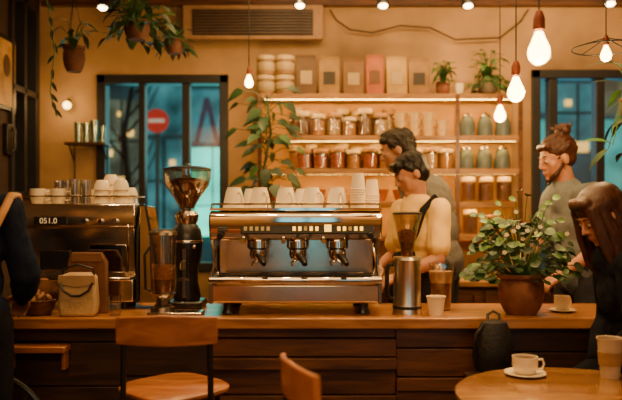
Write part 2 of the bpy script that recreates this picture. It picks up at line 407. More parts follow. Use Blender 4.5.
for s2 in(-1,1): M=MB(); M.prismx([(-.03,.04),(.245,.04),(.245,.55),(.06,.55),(-.02,.42)],s2*(W/2+.003),s2*(W/2+.016)); M.build('side_panel',BLACKM,e,bevel=.004)
x0=W/2+.018
M=MB(); M.prism([(x0,.02),(x0+.125,.02),(x0+.03,.55),(x0,.55)],-.01,.22); M.build('slanted_side',CHROME,e,bevel=.004)
M=MB(); M.tube([(x0+.128,-.014,.02),(x0+.033,-.014,.553),(x0,-.014,.553)],.007); M.tube([(x0+.128,-.014,.02),(x0+.128,.224,.02)],.007); M.build('side_frame',BLACK,e)
M=MB(); M.box((-.13,-.043,.47),(.17,.006,.042),0); dp=M.build('badge_plate',BLACK,e)
tcu=bpy.data.curves.new('digits','FONT'); tcu.body='051.0'; tcu.size=.042; tcu.extrude=.001
to=bpy.data.objects.new('tmp',tcu); COL.objects.link(to); bpy.context.view_layer.update()
tm=bpy.data.meshes.new_from_object(to.evaluated_get(bpy.context.evaluated_depsgraph_get())); bpy.data.objects.remove(to)
tm.materials.clear(); tm.materials.append(mat('digit_glow',(.8,.6,.35),.5,emit=(1,.7,.35),es=.35,var=.02))
to=bpy.data.objects.new('digits',tm); COL.objects.link(to); to.parent=dp; to.location=(-.186,-.048,.456); to.rotation_euler=(R(90),0,0)
for gx in (.05,.13,.21):
    g=MB(); g.cyl((gx,-.036,.47),(gx,-.062,.47),.016,.013); g.build('knob',CHROME,e)
M=MB(); M.tube([(-W/2+.01,.0,.60),(W/2-.01,.0,.60),(W/2-.01,.235,.60),(-W/2+.01,.235,.60)],.004)
for x in(-W/2+.01,0,W/2-.01): M.tube([(x,0,.555),(x,0,.60)],.004)
M.build('cup_rail',CHROME,e)
g=MB(); g.tube([(.27,-.02,.46),(.28,-.06,.42),(.285,-.065,.30),(.275,-.05,.2)],.006); g.build('steam_wand',CHROME,e)
for x in (-.24,.24):
    for y in (.03,.18): MB().lathe([(0,0),(.022,0),(.02,.045),(0,.045)],(x,y,0)).build('foot',BLACK,e)
TZ2=CT+.561
def mug(loc,lab,cat='cup',grp=None,r=.042,h=.085,mt=WHITEC,rz=0):
    M=MB(); M.lathe([(0,0),(r*.7,0),(r*.8,.004),(r,h*.5),(r,h),(r-.004,h),(r-.005,h*.5),(r*.7,.008),(0,.008)])
    o=tag(M.build('coffee_mug',mt,loc=loc,rot=(0,0,rz)),lab,cat,grp)
    g=MB(); g.tube([(r-.003,0,h*.8),(r+.02,0,h*.82),(r+.027,0,h*.55),(r+.018,0,h*.25),(r-.006,0,h*.22)],.0045); g.build('handle',mt,o)
    return o
mg=None
for px,D in ((38,3.765),(58,3.765),(48,3.87),(92,3.88)):
    loc=(wx(px,D),D,TZ2)
    if not mg: mg=mug(loc,'white coffee mug on the steel machine','cup','mugs on the steel machine',.042,.08,rz=.4)
    else: dup(mg,loc,rz=random.uniform(0,1))
gg=None
for px,D in ((75,3.76),(86,3.82),(68,3.86),(80,3.89),(60,3.89)):
    loc=(wx(px,D),D,TZ2)
    if not gg:
        M=MB(); r=.032;h=.13
        M.lathe([(0,0),(r*.75,0),(r,h),(r-.003,h),(r*.7,.006),(0,.006)]); gg=tag(M.build('drinking_glass',glassy('frost_glass',(.85,.78,.65),.35,.2),loc=loc),'clear drinking glass on the steel machine','glass','glasses on the steel machine')
    else: dup(gg,loc)
c2=None
for px,D,k in ((102,3.765,0),(102,3.765,1),(102,3.765,2),(121,3.765,0),(121,3.765,1),(121,3.765,2),(130,3.88,0),(130,3.88,1),(111,3.88,0),(111,3.88,1),(111,3.88,2),(111,3.88,3)):
    loc=(wx(px,D),D,TZ2+.036*k)
    if not c2:
        M=MB(); r=.045; M.lathe([(r,0),(r-.004,0),(r*.6,.05),(0,.05),(0,.054),(r*.62,.054),(r*.85,.035),(r,0)]); c2=tag(M.build('cappuccino_cup',WHITEC,loc=loc),'upturned white cappuccino cup in a stack','cup','stacked cups on the steel machine')
    else: dup(c2,loc)

# ================================================================= GRINDERS
e=thing('coffee_grinder','tall black coffee grinder with clear bean hopper','coffee grinder',(wx(187,3.80),3.80,CT))
M=MB(); M.box((0,0,.02),(.19,.20,.04)); M.build('base',BLACK,e,bevel=.01)
M=MB(); M.lathe([(0,.04),(.07,.04),(.075,.06),(.06,.14),(.062,.22),(.078,.27),(.085,.36),(.075,.42),(.055,.45),(0,.45)]); M.build('body',BLACK,e)
M=MB(); M.lathe([(.086,.35),(.088,.352),(.088,.362),(.086,.365)]); M.build('steel_band',STEEL,e)
M=MB(); M.lathe([(.05,.45),(.06,.47),(.064,.50),(.05,.52),(0,.52)]); M.build('collar',STEEL,e)
M=MB(); M.lathe([(.04,.52),(.045,.55),(.075,.60),(.118,.66),(.128,.70),(.128,.745),(.124,.745),(.124,.70),(.114,.663),(.07,.603),(.04,.55)]); M.build('hopper',SMOKEL,e)
M=MB(); M.lathe([(0,.53),(.036,.535),(.068,.60),(.108,.655),(.114,.68),(.06,.70),(0,.705)]); M.build('coffee_beans',mat('beans_mid',(.13,.045,.015),.45,0,var=.6,scale=90,bump=1,bscale=90),e)
M=MB(); M.lathe([(.0,.762),(.10,.762),(.13,.752),(.132,.744),(0,.744)]); M.ell((0,0,.768),(.02,.02,.012)); M.build('lid',BLACK,e)
M=MB(); M.tube([(0,-.06,.25),(0,-.11,.24),(0,-.115,.21)],.018); M.box((0,-.10,.16),(.06,.03,.012)); M.box((0,-.08,.19),(.018,.02,.26)); M.build('spout',STEELD,e)
M=MB(); M.ell((.05,-.07,.33),(.012,.008,.012)); M.build('switch',CHROME,e)

e=thing('coffee_grinder','small grinder with glass cylinder of ground coffee on steel base','coffee grinder',(wx(163,3.51),3.51,CT))
M=MB(); M.box((.07,-.02,.010),(.27,.11,.02)); M.build('base_tray',STEEL,e,bevel=.005)
M=MB(); M.lathe([(0,.02),(.062,.02),(.058,.04),(.035,.055),(.035,.075),(.055,.095),(.064,.11),(0,.11)]); M.build('body',STEELD,e)
M=MB(); M.lathe([(.055,.11),(.060,.12),(.064,.28),(.068,.40),(.064,.40),(.06,.28),(.053,.12)]); M.build('glass_cylinder',SMOKEL,e)
M=MB(); M.lathe([(0,.112),(.052,.115),(.0565,.18),(0,.19)]); M.build('ground_coffee',mat('dark_grounds',(.14,.05,.016),.6,var=.4,scale=80,bump=.6),e)
M=MB(); M.lathe([(0,.195),(.0565,.18),(.0590,.25),(0,.255)]); M.build('coffee_layer',mat('light_roast',(.34,.14,.045),.6,var=.4,scale=80,bump=.6),e)
M=MB(); M.lathe([(0,.43),(.045,.43),(.07,.415),(.072,.40),(0,.40)]); M.build('lid',STEELD,e)
M=MB(); M.tube([(-.06,0,.12),(-.085,-.01,.13),(-.09,-.01,.30),(-.065,0,.34)],.007); M.build('handle',BLACK,e)

e=thing('coffee_grinder','stainless steel cylinder grinder with conical glass hopper','coffee grinder',(wx(407,3.52),3.52,CT))
M=MB(); M.lathe([(0,0),(.072,0),(.074,.01),(.070,.02),(.068,.265),(.072,.275),(.066,.29),(0,.29)],seg=36); M.build('steel_body',mat('satin_steel',(.85,.76,.62),.28,1,var=.05),e)
M=MB(); M.lathe([(.03,.29),(.03,.32),(.070,.49),(.073,.505),(.069,.505),(.066,.49),(.027,.32),(.027,.29)]); M.build('glass_hopper',glassy('hopper_glass',(.97,.90,.78),.24),e)
M=MB(); M.lathe([(0,.292),(.025,.295),(.026,.32),(.050,.415),(.03,.425),(0,.43)]); M.build('coffee_beans',mat('beans_light',(.26,.09,.028),.5,0,var=.6,scale=90,bump=1,bscale=90),e)
M=MB(); M.lathe([(0,.516),(.06,.516),(.075,.51),(.075,.503),(0,.503)]); M.build('lid',BLACK,e)
M=MB(); M.tube([(-.066,0,.25),(-.09,-.01,.25),(-.102,-.01,.22),(-.102,-.01,.12),(-.09,-.01,.085),(-.066,0,.08)],[.009,.01,.011,.011,.01,.009]); M.build('handle',BLACK,e)
M=MB(); M.lathe([(.0695,.03),(.0725,.032),(.0725,.045),(.0695,.047)],seg=36); M.build('base_ring',BLACK,e)

e=thing('iced_coffee','tall glass of iced coffee with brown layers','glass of coffee',(wx(441,3.68),3.68,CT))
M=MB(); M.lathe([(0,0),(.045,0),(.05,.01),(.068,.25),(.0655,.25),(.048,.014),(0,.012)]); M.build('glass_body',GLASS,e)
M=MB(); M.lathe([(0,.014),(.046,.014),(.057,.145),(0,.145)]); M.build('dark_coffee',mat('dark_iced_coffee',(.20,.07,.02),.3,var=.3),e)
M=MB(); M.lathe([(0,.146),(.0572,.146),(.0620,.205),(0,.205)]); M.build('milk_coffee',mat('milk_coffee',(.62,.36,.16),.4,var=.2),e)
ICE=glassy('ice',(.9,.82,.7),.3)
for i in range(4):
    M=MB(); M.box((0,0,0),(.026,.026,.026),0,Matrix.Translation((.024*math.cos(i*1.7),.024*math.sin(i*1.7),.218+.004*i))@Euler((i,i*.7,i)).to_matrix().to_4x4()); M.build('ice_cube',ICE,e)
M=MB(); r=.034;h=.09
M.lathe([(0,0),(r,0),(r+.012,h),(r+.015,h),(r+.015,h+.005),(r+.009,h+.004),(r-.004,.006),(0,.006)])
tag(M.build('paper_cup',PAPERC,loc=(wx(436,3.5),3.5,CT)),'small white paper cup in front of the iced coffee','cup')
o=mug((wx(562,3.62),3.62,CT+.008),'white coffee cup on a saucer beside the potted plant','cup',None,.04,.075,rz=.5)
tag(MB().lathe([(0,0),(.04,0),(.07,.012),(.068,.014),(.03,.006),(0,.006)]).build('saucer',WHITEC,loc=(wx(562,3.62),3.62,CT)),'small white saucer under a coffee cup','saucer')

e=thing('tote_bag','small cream canvas bag with dark looped strap','bag',(wx(79,3.47),3.47,CT),.05)
M=MB(); M.prism([(-.085,0),(.085,0),(.095,.06),(.085,.20),(.05,.215),(-.05,.215),(-.085,.20),(-.095,.06)],-.04,.04); M.build('body',mat('cream_canvas',(.50,.33,.17),.85,var=.15,bump=.4),e,bevel=.015)
M=MB(); M.prism([(-.088,.205),(.088,.205),(.092,.16),(.0,.145),(-.092,.16)],-.047,-.041); M.build('flap',mat('tan_flap',(.38,.23,.11),.8),e,bevel=.003)
M=MB(); M.tube([(-.08,-.052,.17),(-.06,-.056,.13),(-.02,-.058,.105),(.02,-.058,.105),(.06,-.056,.13),(.08,-.052,.17)],.006)
M.tube([(-.075,0,.19),(-.07,-.01,.235),(0,-.012,.255),(.07,-.01,.235),(.075,0,.19)],.006); M.build('cord',BLACK,e)
e=thing('paper_bag','brown kraft paper bag with folded top','paper bag',(wx(90,3.6),3.57,CT),-.05)
M=MB(); M.prism([(-.10,0),(.10,0),(.10,.26),(.07,.31),(-.08,.31),(-.10,.26)],-.02,.02); M.build('body',mat('brown_paper',(.15,.06,.025),.75,bump=.4),e,bevel=.006)
M=MB(); M.box((0,-.024,.285),(.15,.006,.04)); M.build('folded_top',mat('folded_paper',(.20,.085,.035),.75),e)
e=thing('snack_basket','dark woven basket filled with small wrapped treats','basket',(wx(38,3.5),3.51,CT))
M=MB(); M.lathe([(0,0),(.055,0),(.075,.03),(.085,.075),(.08,.078),(.07,.032),(0,.012)],wob=lambda a:1+.03*math.sin(14*a)); M.build('basket_body',MWOOD,e)
tr=mat('treats_brown',(.30,.13,.05),.5,var=.5,scale=40)
for i in range(16):
    M=MB(); a=i*2.4; rr=.010+.0035*i; M.ell((0,0,0),(.022,.016,.014),0,Matrix.Translation((rr*math.cos(a),rr*math.sin(a),.072+.012*((i*7)%4)*(1-i/22)))@Euler((i,i*2,i)).to_matrix().to_4x4()); M.build('treat',tr if i%3 else KRAFT,e)
tag(MB().lathe([(0,0),(.03,0),(.034,.10),(.031,.10),(.027,.006),(0,.006)]).build('drinking_glass',GLASS,loc=(wx(114,3.47),3.48,CT)),'clear drinking glass beside the cream bag','glass')

# ================================================================= PLANT ON COUNTER
def pot(e,r,h,m=TERRA,name='pot'):
    M=MB(); M.lathe([(0,0),(r*.62,0),(r*.84,h*.22),(r*.96,h*.5),(r*.94,h*.76),(r*.84,h*.86),(r*.98,h*.89),(r*1.02,h*.93),(r*1.0,h),(r*.9,h),(r*.82,h*.86),(0,h*.86)],seg=36); M.build(name,m,e)
    M=MB(); M.lathe([(0,h*.9),(r*.82,h*.88)]); M.build('soil',mat('soil',(.04,.02,.012),.9,bump=1),e)
e=thing('potted_plant','bushy round-leaved plant with white flowers in a terracotta pot','potted plant',(wx(521,3.53),3.53,CT))
pot(e,.118,.205)
rnd=random.Random(3); LV=MB(); ST=MB()
for i in range(240):
    a=rnd.uniform(0,2*math.pi); el_=rnd.uniform(.0,1); u=rnd.uniform(.25,1)**.5
    sh_=math.sqrt(max(.05,1-(el_*.93)**2))
    rr=u*.275*(.55+.45*sh_)*(sh_**.5)
    p=Vector((rr*math.cos(a)*1.08,rr*math.sin(a)*.66,.17+el_*.31))
    b=Vector((p.x*.15,p.y*.15,.18)); mid=b.lerp(p,.5)+Vector((0,0,.05))
    if i%2==0: ST.tube([b,mid,p],.0022,seg=5)
    d=Vector((math.cos(a),math.sin(a),rnd.uniform(-.6,.2))); n=Vector((math.cos(a)*.6,-.55,.9))+Vector((rnd.uniform(-.6,.6),rnd.uniform(-.4,.4),rnd.uniform(-.3,.3)))
    s=rnd.uniform(.034,.062)
    LV.leaf(p-d.normalized()*s*.4,d,n,s,s*1.1,'round',rnd.choice([0,0,0,1,2,2,2]),.15)
for i in range(14):
    a=i*.45+.2; q=.10+.08*(i%3); p=Vector((q*math.cos(a),q*.6*math.sin(a),rnd.uniform(.52,.62)-.06*abs(math.cos(a)))); b=Vector((p.x*.4,p.y*.4,.35)); ST.tube([b,b.lerp(p,.6)+Vector((0,0,.03)),p],.002,seg=5)
    LV.leaf(p,(math.cos(a),-.2,.1),(0,-.8,.6),.036,.036,'round',1,.2)
ST.build('stems',LEAF,e); LV.build('foliage',[LEAF,LEAFL,LEAFD],e)
FE=mat('flower_eye',(.8,.5,.05),.6)
for i in range(11):
    a=rnd.uniform(3.2,6.2); rr=rnd.uniform(.05,.25); z=rnd.uniform(.38,.54)-rr*.35; p=Vector((rr*math.cos(a),rr*math.sin(a)*.6-.05,z))
    FL=MB()
    for k in range(5):
        b=k*1.2566; FL.leaf(p,(math.cos(b),-.25,math.sin(b)),(0,-1,.35),.012,.010,'round',0,.1)
    FL.ell(p+Vector((0,-.003,.0)),.0035,1,seg=6,rg=4); FL.tube([p,p*.7+Vector((0,0,.05))],.0015,2,seg=4)
    FL.build('flower',[PETAL,FE,LEAFL],e)

# ================================================================= BACK SHELVES
SY0,SY1=5.27,5.59
sx0,sx1=wx(258,5.3),wx(522,5.3)
u=thing('wall_shelving','tall lit wooden shelving with coffee bags and jars','shelving',((sx0+sx1)/2,5.43,0))
cx=(sx0+sx1)/2
zs={'top':2.337,'two':2.02,'three':1.77,'four':1.52,'five':1.27}
for k,z in zs.items():
    M=MB(); M.box((0,0,z-.0175),(sx1-sx0,SY1-SY0-.02,.035)); M.box((0,-.146,z-.022),(sx1-sx0,.012,.044)); M.build('shelf_board',SHWOOD,u,bevel=.003)
M=MB(); M.box((0,.148,1.6),(sx1-sx0,.012,1.45)); M.build('back_panel',mat('amber_panel',(.70,.38,.09),.7,var=.15,scale=4),u)
for px in (260,457,520):
    x=wx(px,5.3)-cx
    M=MB(); M.box((x,-.145,1.6),(.03,.02,1.46)); M.build('upright',MWOOD,u)
LED=mat('led_strip',(1,.6,.2),.5,emit=(1,.56,.10),es=48,var=.01)
for z in (2.302,1.985,1.735,1.485):
    M=MB(); M.box((0,-.128,z-.004),(sx1-sx0-.1,.014,.008)); M.build('led_strip',LED,u)
e=thing('back_workbench','low wooden back bar workbench with pale top','workbench',(.65,5.045,0))
M=MB(); M.box((0,0,.94),(2.3,.38,.04)); M.build('bench_top',SHWOOD,e,bevel=.006)
M=MB(); M.box((0,.02,.46),(2.25,.32,.92)); M.build('body',MWOOD,e)
for i in range(4):
    M=MB(); M.box((-.84+.56*i,-.15,.5),(.53,.02,.78)); dr=M.build('door',MWOOD,e,bevel=.004)
    M=MB(); M.tube([(-.84+.56*i+.2,-.16,.75),(-.84+.56*i+.2,-.185,.76),(-.84+.56*i+.2,-.185,.86),(-.84+.56*i+.2,-.16,.87)],.006); M.build('handle',STEEL,dr)

def bagmat(n,c): return mat(n,c,.65,0,var=.2,bump=.3)
BAGM=[bagmat('bag_dark',(.09,.042,.014)),bagmat('bag_kraft',(.24,.125,.032)),bagmat('bag_brown',(.16,.072,.020)),bagmat('bag_rust',(.30,.070,.014)),bagmat('bag_gold',(.34,.20,.042)),bagmat('bag_tan',(.20,.10,.028))]
def coffee_bag(loc,m,lm,w=.155,h=.29,lab='kraft coffee bag with printed label',grp='coffee bags on the top shelf',rz=0):
    M=MB(); vs=[];fs=[]
    for i in range(6):
        t=i/5; z=h*t*.92; th=.04*(1-t**3)+.004; ww=w/2*(1+.03*math.sin(3*t))
        vs+=[(-ww,-th,z),(0,-th*1.15,z),(ww,-th,z),(ww,th,z),(0,th*1.1,z),(-ww,th,z)]
    for i in range(5):
        for k in range(6): a=i*6;l=(k+1)%6; fs.append((a+k,a+l,a+6+l,a+6+k))
    fs+=[(5,4,3,2,1,0),tuple(range(30,36))]
    M.add(vs,fs,0,False); o=tag(M.build('coffee_bag',m,loc=loc,bevel=.004,rot=(0,0,rz)),lab,'coffee bag',grp)
    M=MB(); M.box((0,0,h*.94),(w*.98,.012,h*.1)); M.build('folded_top',m,o,bevel=.002)
    M=MB(); M.box((0,-.049,h*.42),(w*.56,.003,h*.32),0); M.build('paper_label',lm,o)
    return o
LAB=[mat('label_cream',(.38,.26,.11),.6),mat('label_brown',(.12,.05,.02),.6),mat('label_black',(.03,.02,.015),.6)]
desc=['dark brown coffee bag with cream label','kraft coffee bag with black label','brown coffee bag with cream label','rust red coffee bag with brown label','gold kraft coffee bag with cream label','tan coffee bag with dark label']
for i,px in enumerate((306,329.5,353,374.5,396,418.5)):
    coffee_bag((wx(px,5.38),5.38,2.337),BAGM[i],LAB[[0,2,0,1,0,2][i]],.155 if i!=3 else .13,.315-.014*(i%3),desc[i],rz=[.05,-.06,.03,-.02,.07,-.04][i])
tin=None
for px,k in ((266,0),(285,0),(266,1),(285,1)):
    loc=(wx(px,5.36),5.36,2.337+.15*k)
    if not tin:
        M=MB(); M.lathe([(0,0),(.066,0),(.07,.004),(.07,.115),(0,.115)]); tin=tag(M.build('storage_tin',mat('tin_cream',(.22,.12,.045),.4,var=.1),loc=loc),'round brown tin with cream lid','tin','stacked tins on the top shelf')
        M=MB(); M.lathe([(0,.115),(.073,.115),(.073,.142),(.06,.149),(0,.149)]); M.build('lid',mat('tin_lid',(.50,.36,.18),.35),tin)
        M=MB(); M.lathe([(.0705,.03),(.072,.032),(.072,.09),(.0705,.092)]); M.build('paper_label',mat('tin_label',(.36,.25,.12),.6),tin)
    else: dup(tin,loc)
def jar(loc,cont,lab,grp,r=.06,h=.17,lid=STEELD):
    o=tag(MB().lathe([(0,0),(r*.92,0),(r,.01),(r,h*.8),(r*.75,h*.88),(r*.72,h*.88),(r*.95,h*.8),(r*.95,.012),(0,.008)],seg=20).build('glass_jar',GLASS,loc=loc),lab,'jar',grp)
    MB().lathe([(0,.01),(r*.92,.012),(r*.93,h*.70),(0,h*.74)],seg=18).build('jar_contents',cont,o)
    MB().lathe([(0,h*.82),(r*.94,h*.82),(r*.96,h*.84),(r*.96,h*.97),(r*.9,h),(0,h+.004)],seg=20).build('lid',lid,o)
    return o
LIDC=mat('lid_cream',(.66,.48,.25),.5); LIDW=mat('lid_wood',(.36,.18,.06),.5)
RED=mat('red_tea',(.45,.11,.02),.6,var=.4,scale=60,bump=.5); AMB=mat('amber_sugar',(.60,.29,.06),.6,var=.4,scale=60,bump=.5); CRM=mat('cream_oats',(.62,.43,.20),.7,var=.3,scale=60,bump=.5)
SP=(303,318.5,334,349.5,365,380.5)
j1=jar((wx(SP[0],5.37),5.37,2.02),mat('roast_beans',(.20,.08,.024),.5,0,var=.6,scale=90,bump=1,bscale=90),'glass jar of coffee beans','jars on the second shelf',.056,.19,LIDC)
j2=jar((wx(SP[1],5.37),5.37,2.02),AMB,'glass jar of amber sugar','jars on the second shelf',.056,.17,LIDC)
j5=jar((wx(SP[2],5.37),5.37,2.02),CRM,'glass jar of pale oats','jars on the second shelf',.056,.18,LIDW)
for i,px in enumerate(SP[3:]): dup([j2,j1,j5][i],(wx(px,5.37),5.37,2.02),sc=(1,1,[.85,1.12,.98][i]))
hr=random.Random(6)
for zz,grp in ((2.02,'tall jars behind on the second shelf'),(1.77,'tall jars behind on the third shelf')):
    for i,px in enumerate((296,311,327,342,358,374,389,405,420,436)):
        if zz>2 and px>395: continue
        c=dup([j5,j2,j1][hr.randint(0,2)],(wx(px,5.505),5.505,zz),sc=(1,1,hr.uniform(1.0,1.35) if zz>2 else hr.uniform(.95,1.12))); c['group']=grp
mw=None
for px in (400,414,428,442):
    for k in range(3 if px!=442 else 2):
        loc=(wx(px,5.38),5.38,2.02+.062*k)
        if not mw:
            mw=tag(MB().lathe([(0,0),(.03,0),(.032,.006),(.052,.06),(.049,.06),(.03,.012),(0,.01)],seg=20).build('white_bowl_cup',mat('shelf_ceramic',(.66,.48,.24),.35),loc=loc),'cream cup in a nested stack','cup','stacked cream cups on the shelf')
        else: dup(mw,loc)
kb=None
BLU=mat('slate_blue_enamel',(.09,.115,.12),.4,var=.1)
for px,z in ((466,1.77),(484,1.77),(502,1.77),(467,2.02),(485,2.02),(503,2.02)):
    loc=(wx(px,5.38),5.38,z)
    if not kb:
        kb=tag(MB().lathe([(0,0),(.058,0),(.062,.01),(.058,.10),(.04,.15),(.035,.155),(0,.155)],seg=22).build('enamel_canister',BLU,loc=loc),'slate blue enamel canister with knob lid','canister','blue canisters on the shelves')
        MB().lathe([(0,.155),(.038,.155),(.036,.168),(.008,.174),(.012,.185),(0,.19)],seg=18).build('lid',STEEL,kb)
    else: dup(kb,loc)
j3=jar((wx(304,5.37),5.37,1.77),RED,'squat glass jar of coppery red tea','jars on the third shelf',.060,.15,LIDW)
for i,px in enumerate((320.5,337,353.5,370)): 
    if i==2: c=dup(j2,(wx(px,5.37),5.37,1.77),sc=(1,1,.85)); c['group']='jars on the third shelf'
    else: dup(j3,(wx(px,5.37),5.37,1.77),sc=(1,1,1+.08*(i%2)))
for i,px in enumerate((386,401,416,431,446)):
    c=dup([j2,j5][i%2],(wx(px,5.37),5.37,1.77),sc=(1,1,.9)); c['group']='jars on the third shelf'
j4=None
for i,px in enumerate((275,296,317,338,359,380,401,422,443)):
    loc=(wx(px,5.38),5.38,1.52)
    if not j4:
        j4=tag(MB().lathe([(0,0),(.035,0),(.04,.01),(.072,.095),(.068,.095),(.036,.014),(0,.012)],seg=22).build('serving_bowl',mat('bowl_orange',(.44,.13,.03),.35),loc=loc),'orange glazed bowl on a shelf','bowl','bowls on the fourth shelf')
    else: dup(j4,loc)
for i,px in enumerate((468,486,504)):
    c=dup(j1,(wx(px,5.38),5.38,1.52)); c['group']='jars on the fourth shelf'
for i,px in enumerate((290,312,334,356,420,440,470,490)):
    c=dup(j3 if i%2 else j1,(wx(px,5.38),5.38,1.27)); c['group']='jars on the lowest shelf'
def bush(name,lab,loc,r,h,potm,n,s,spread,rise,kind='long',trail=0,mats=None,seed=1,wr=.5):
    e=thing(name,lab,'potted plant',loc); pot(e,r,h,potm)
    rn=random.Random(seed); LV=MB(); ST=MB()
    for i in range(n):
        a=rn.uniform(0,2*math.pi); el_=rn.random(); q=spread*rn.uniform(.25,1)
        z=h+rise*el_
        if trail and i%2==0: 
            q=spread*rn.uniform(.7,1.1); z=h-trail*rn.random()
        p=Vector((q*math.cos(a),q*math.sin(a),z)); b=Vector((0,0,h*.88)); md=b.lerp(p,.5); md.z=max(md.z,h)+.03
        ST.tube([b,md,p],.003,seg=5)
        d=Vector((math.cos(a),math.sin(a),rn.uniform(-.8,.4))); ss=s*rn.uniform(.7,1.2)
        LV.leaf(p,d,Vector((rn.uniform(-.4,.4),-.5,1)),ss,ss*(wr if kind=='long' else .8),kind,rn.choice([0,1,0]),.3)
    ST.build('stems',LEAF,e); LV.build('foliage',mats or [LEAF,LEAFD],e)
    return e
bush('potted_plant','small leafy plant in a terracotta pot on the top shelf',(wx(443,5.38),5.38,2.337),.055,.09,TERRA,50,.06,.07,.17,seed=2)
mug((wx(460,5.30),5.32,2.337),'plain white mug on the top shelf','cup',None,.03,.08,rz=-1.5)
bush('trailing_plant','trailing green plant on the top shelf',(wx(488,5.38),5.38,2.337),.07,.12,mat('pot_grey',(.2,.15,.1),.7),80,.08,.11,.22,trail=.1,seed=5)
e=thing('tall_leafy_plant','tall dark green leafy plant in a brown pot','potted plant',(wx(266,4.95),5.02,0.96))
pot(e,.12,.2)
rn=random.Random(11); LV=MB(); ST=MB()
ST.tube([(0,0,.17),(.02,0,.5),(-.02,0,.8),(.03,0,1.05),(.0,0,1.32)],.009)
for i in range(74):
    t=.15+.85*i/74; z=.17+t*1.17; a=i*2.4+rn.uniform(-.4,.4); q=rn.uniform(.05,.22)
    b=Vector((.0,0,z-.04)); p=Vector((q*math.cos(a),q*math.sin(a)*.45,z+rn.uniform(-.04,.06)))
    ST.tube([b,b.lerp(p,.5)+Vector((0,0,.03)),p],.003,seg=5)
    s=rn.uniform(.08,.15); LV.leaf(p,(math.cos(a),math.sin(a)*.4,rn.uniform(-.9,.1)),(rn.uniform(-.4,.4),-.7,.8),s,s*.60,'heart',rn.choice([0,1,1,1,1,1]),.3)
ST.build('stems',LEAFD,e); LV.build('foliage',[LEAF,LEAFD],e)

# ================================================================= VENT
D=YB
e=thing('air_vent','wood-framed air vent with dark louvred grille high on the wall','air vent',((wx(185,D)+wx(323,D))/2,5.50,2.80))
w=(wx(323,D)-wx(185,D))
M=MB(); M.box((0,.025,.135),(w,.07,.27)); M.build('casing',mat('vent_casing',(.30,.165,.08),.6),e,bevel=.008)
M=MB(); M.box((0,-.017,.13),(w-.16,.006,.20)); gl=M.build('grille',BLACKM,e)
M=MB()
for i in range(8): M.box((0,-.026,.045+i*.0235),(w-.18,.016,.008),0)
M.build('louvres',mat('louvre_brown',(.10,.05,.02),.5),gl)

sp=None
for px,py,D in ((103,8,5.1),(300,6,5.1),(383,6,5.1),(468,6,5.1),(610,4,5.0)):
    z=wz(py,D)
    if not sp:
        sp=thing('ceiling_spotlight','small black ceiling spotlight with glowing lens','spotlight',(wx(px,D),D,z),0,'ceiling spotlights')
        MB().cyl((0,0,.0),(0,.03,.09),.045,.04).build('housing',BLACK,sp)
        MB().cyl((0,.02,.07),(0,.02,ZC-z+.0),.012).build('stem',BLACK,sp)
        MB().ell((0,-.004,.0),(.034,.034,.02)).build('lens',mat('spot_glow',(1,.8,.5),.5,emit=(1,.72,.34),es=20,var=.01),sp)
    else: dup(sp,(wx(px,D),D,z))
M=MB(); D=5.56
M.tube([(wx(a,D),5.55,wz(b,D)) for a,b in ((330,10),(336,20),(350,30),(372,33),(400,26),(430,28),(455,40),(500,38),(520,22),(528,10))],.007); tag(M.build('wall_cable',DWOOD),'brown cable looping along the upper wall','cable')

BULB=mat('bulb_glow',(1,.6,.2),.4,emit=(1,.74,.30),es=22.0,var=.02)
SHELL=glassy('amber_bulb_glass',(1,.95,.80),.05)
def pendant(px,py,D,s,lab,cordm=BLACK):
    x,z=wx(px,D),wz(py,D)
    e=thing('pendant_bulb',lab,'pendant light',(x,D,z),0,'hanging filament bulbs')
    MB().cyl((0,0,s*.09),(0,0,ZC-z),.0035,seg=8).build('cord',cordm,e)
    MB().lathe([(0,s*.125),(s*.012,s*.125),(s*.018,s*.11),(s*.022,s*.095),(s*.022,s*.055),(0,s*.055)]).build('socket',mat('socket_copper',(.24,.05,.02),.4,.3),e)
    prof=[(s*.017,s*.06),(s*.019,s*.045),(s*.030,s*.018),(s*.043,-s*.012),(s*.046,-s*.032),(s*.040,-s*.055),(s*.025,-s*.07),(s*.010,-s*.0765),(0,-s*.077)]
    b=MB().lathe(prof).build('bulb',SHELL,e)
    MB().lathe([(0,s*.05),(s*.014,s*.048)]+[(r*.90,zz*.92-.001) for r,zz in prof[2:]]).build('glow',BULB,b)
    return e
pendant(539,45,2.8,1.08,'large glowing teardrop bulb on a black cord')
pendant(516,87,3.4,1.0,'glowing teardrop bulb on a black cord')
pendant(500,112,4.5,.9,'small glowing bulb on a black cord')
pendant(249,80,4.7,.7,'small glowing bulb on a black cord')
e=pendant(606,52,3.7,.7,'glowing bulb with a thin wire ring shade')
M=MB(); pts=[(.17*math.cos(a*math.pi/12),.17*math.sin(a*math.pi/12),.02) for a in range(25)]; M.tube(pts,.004)
for k in range(4):
    a=k*math.pi/2+.4; M.tube([(.012*math.cos(a),.012*math.sin(a),.07),(.17*math.cos(a),.17*math.sin(a),.02)],.003)
M.build('wire_shade',BLACKM,e)

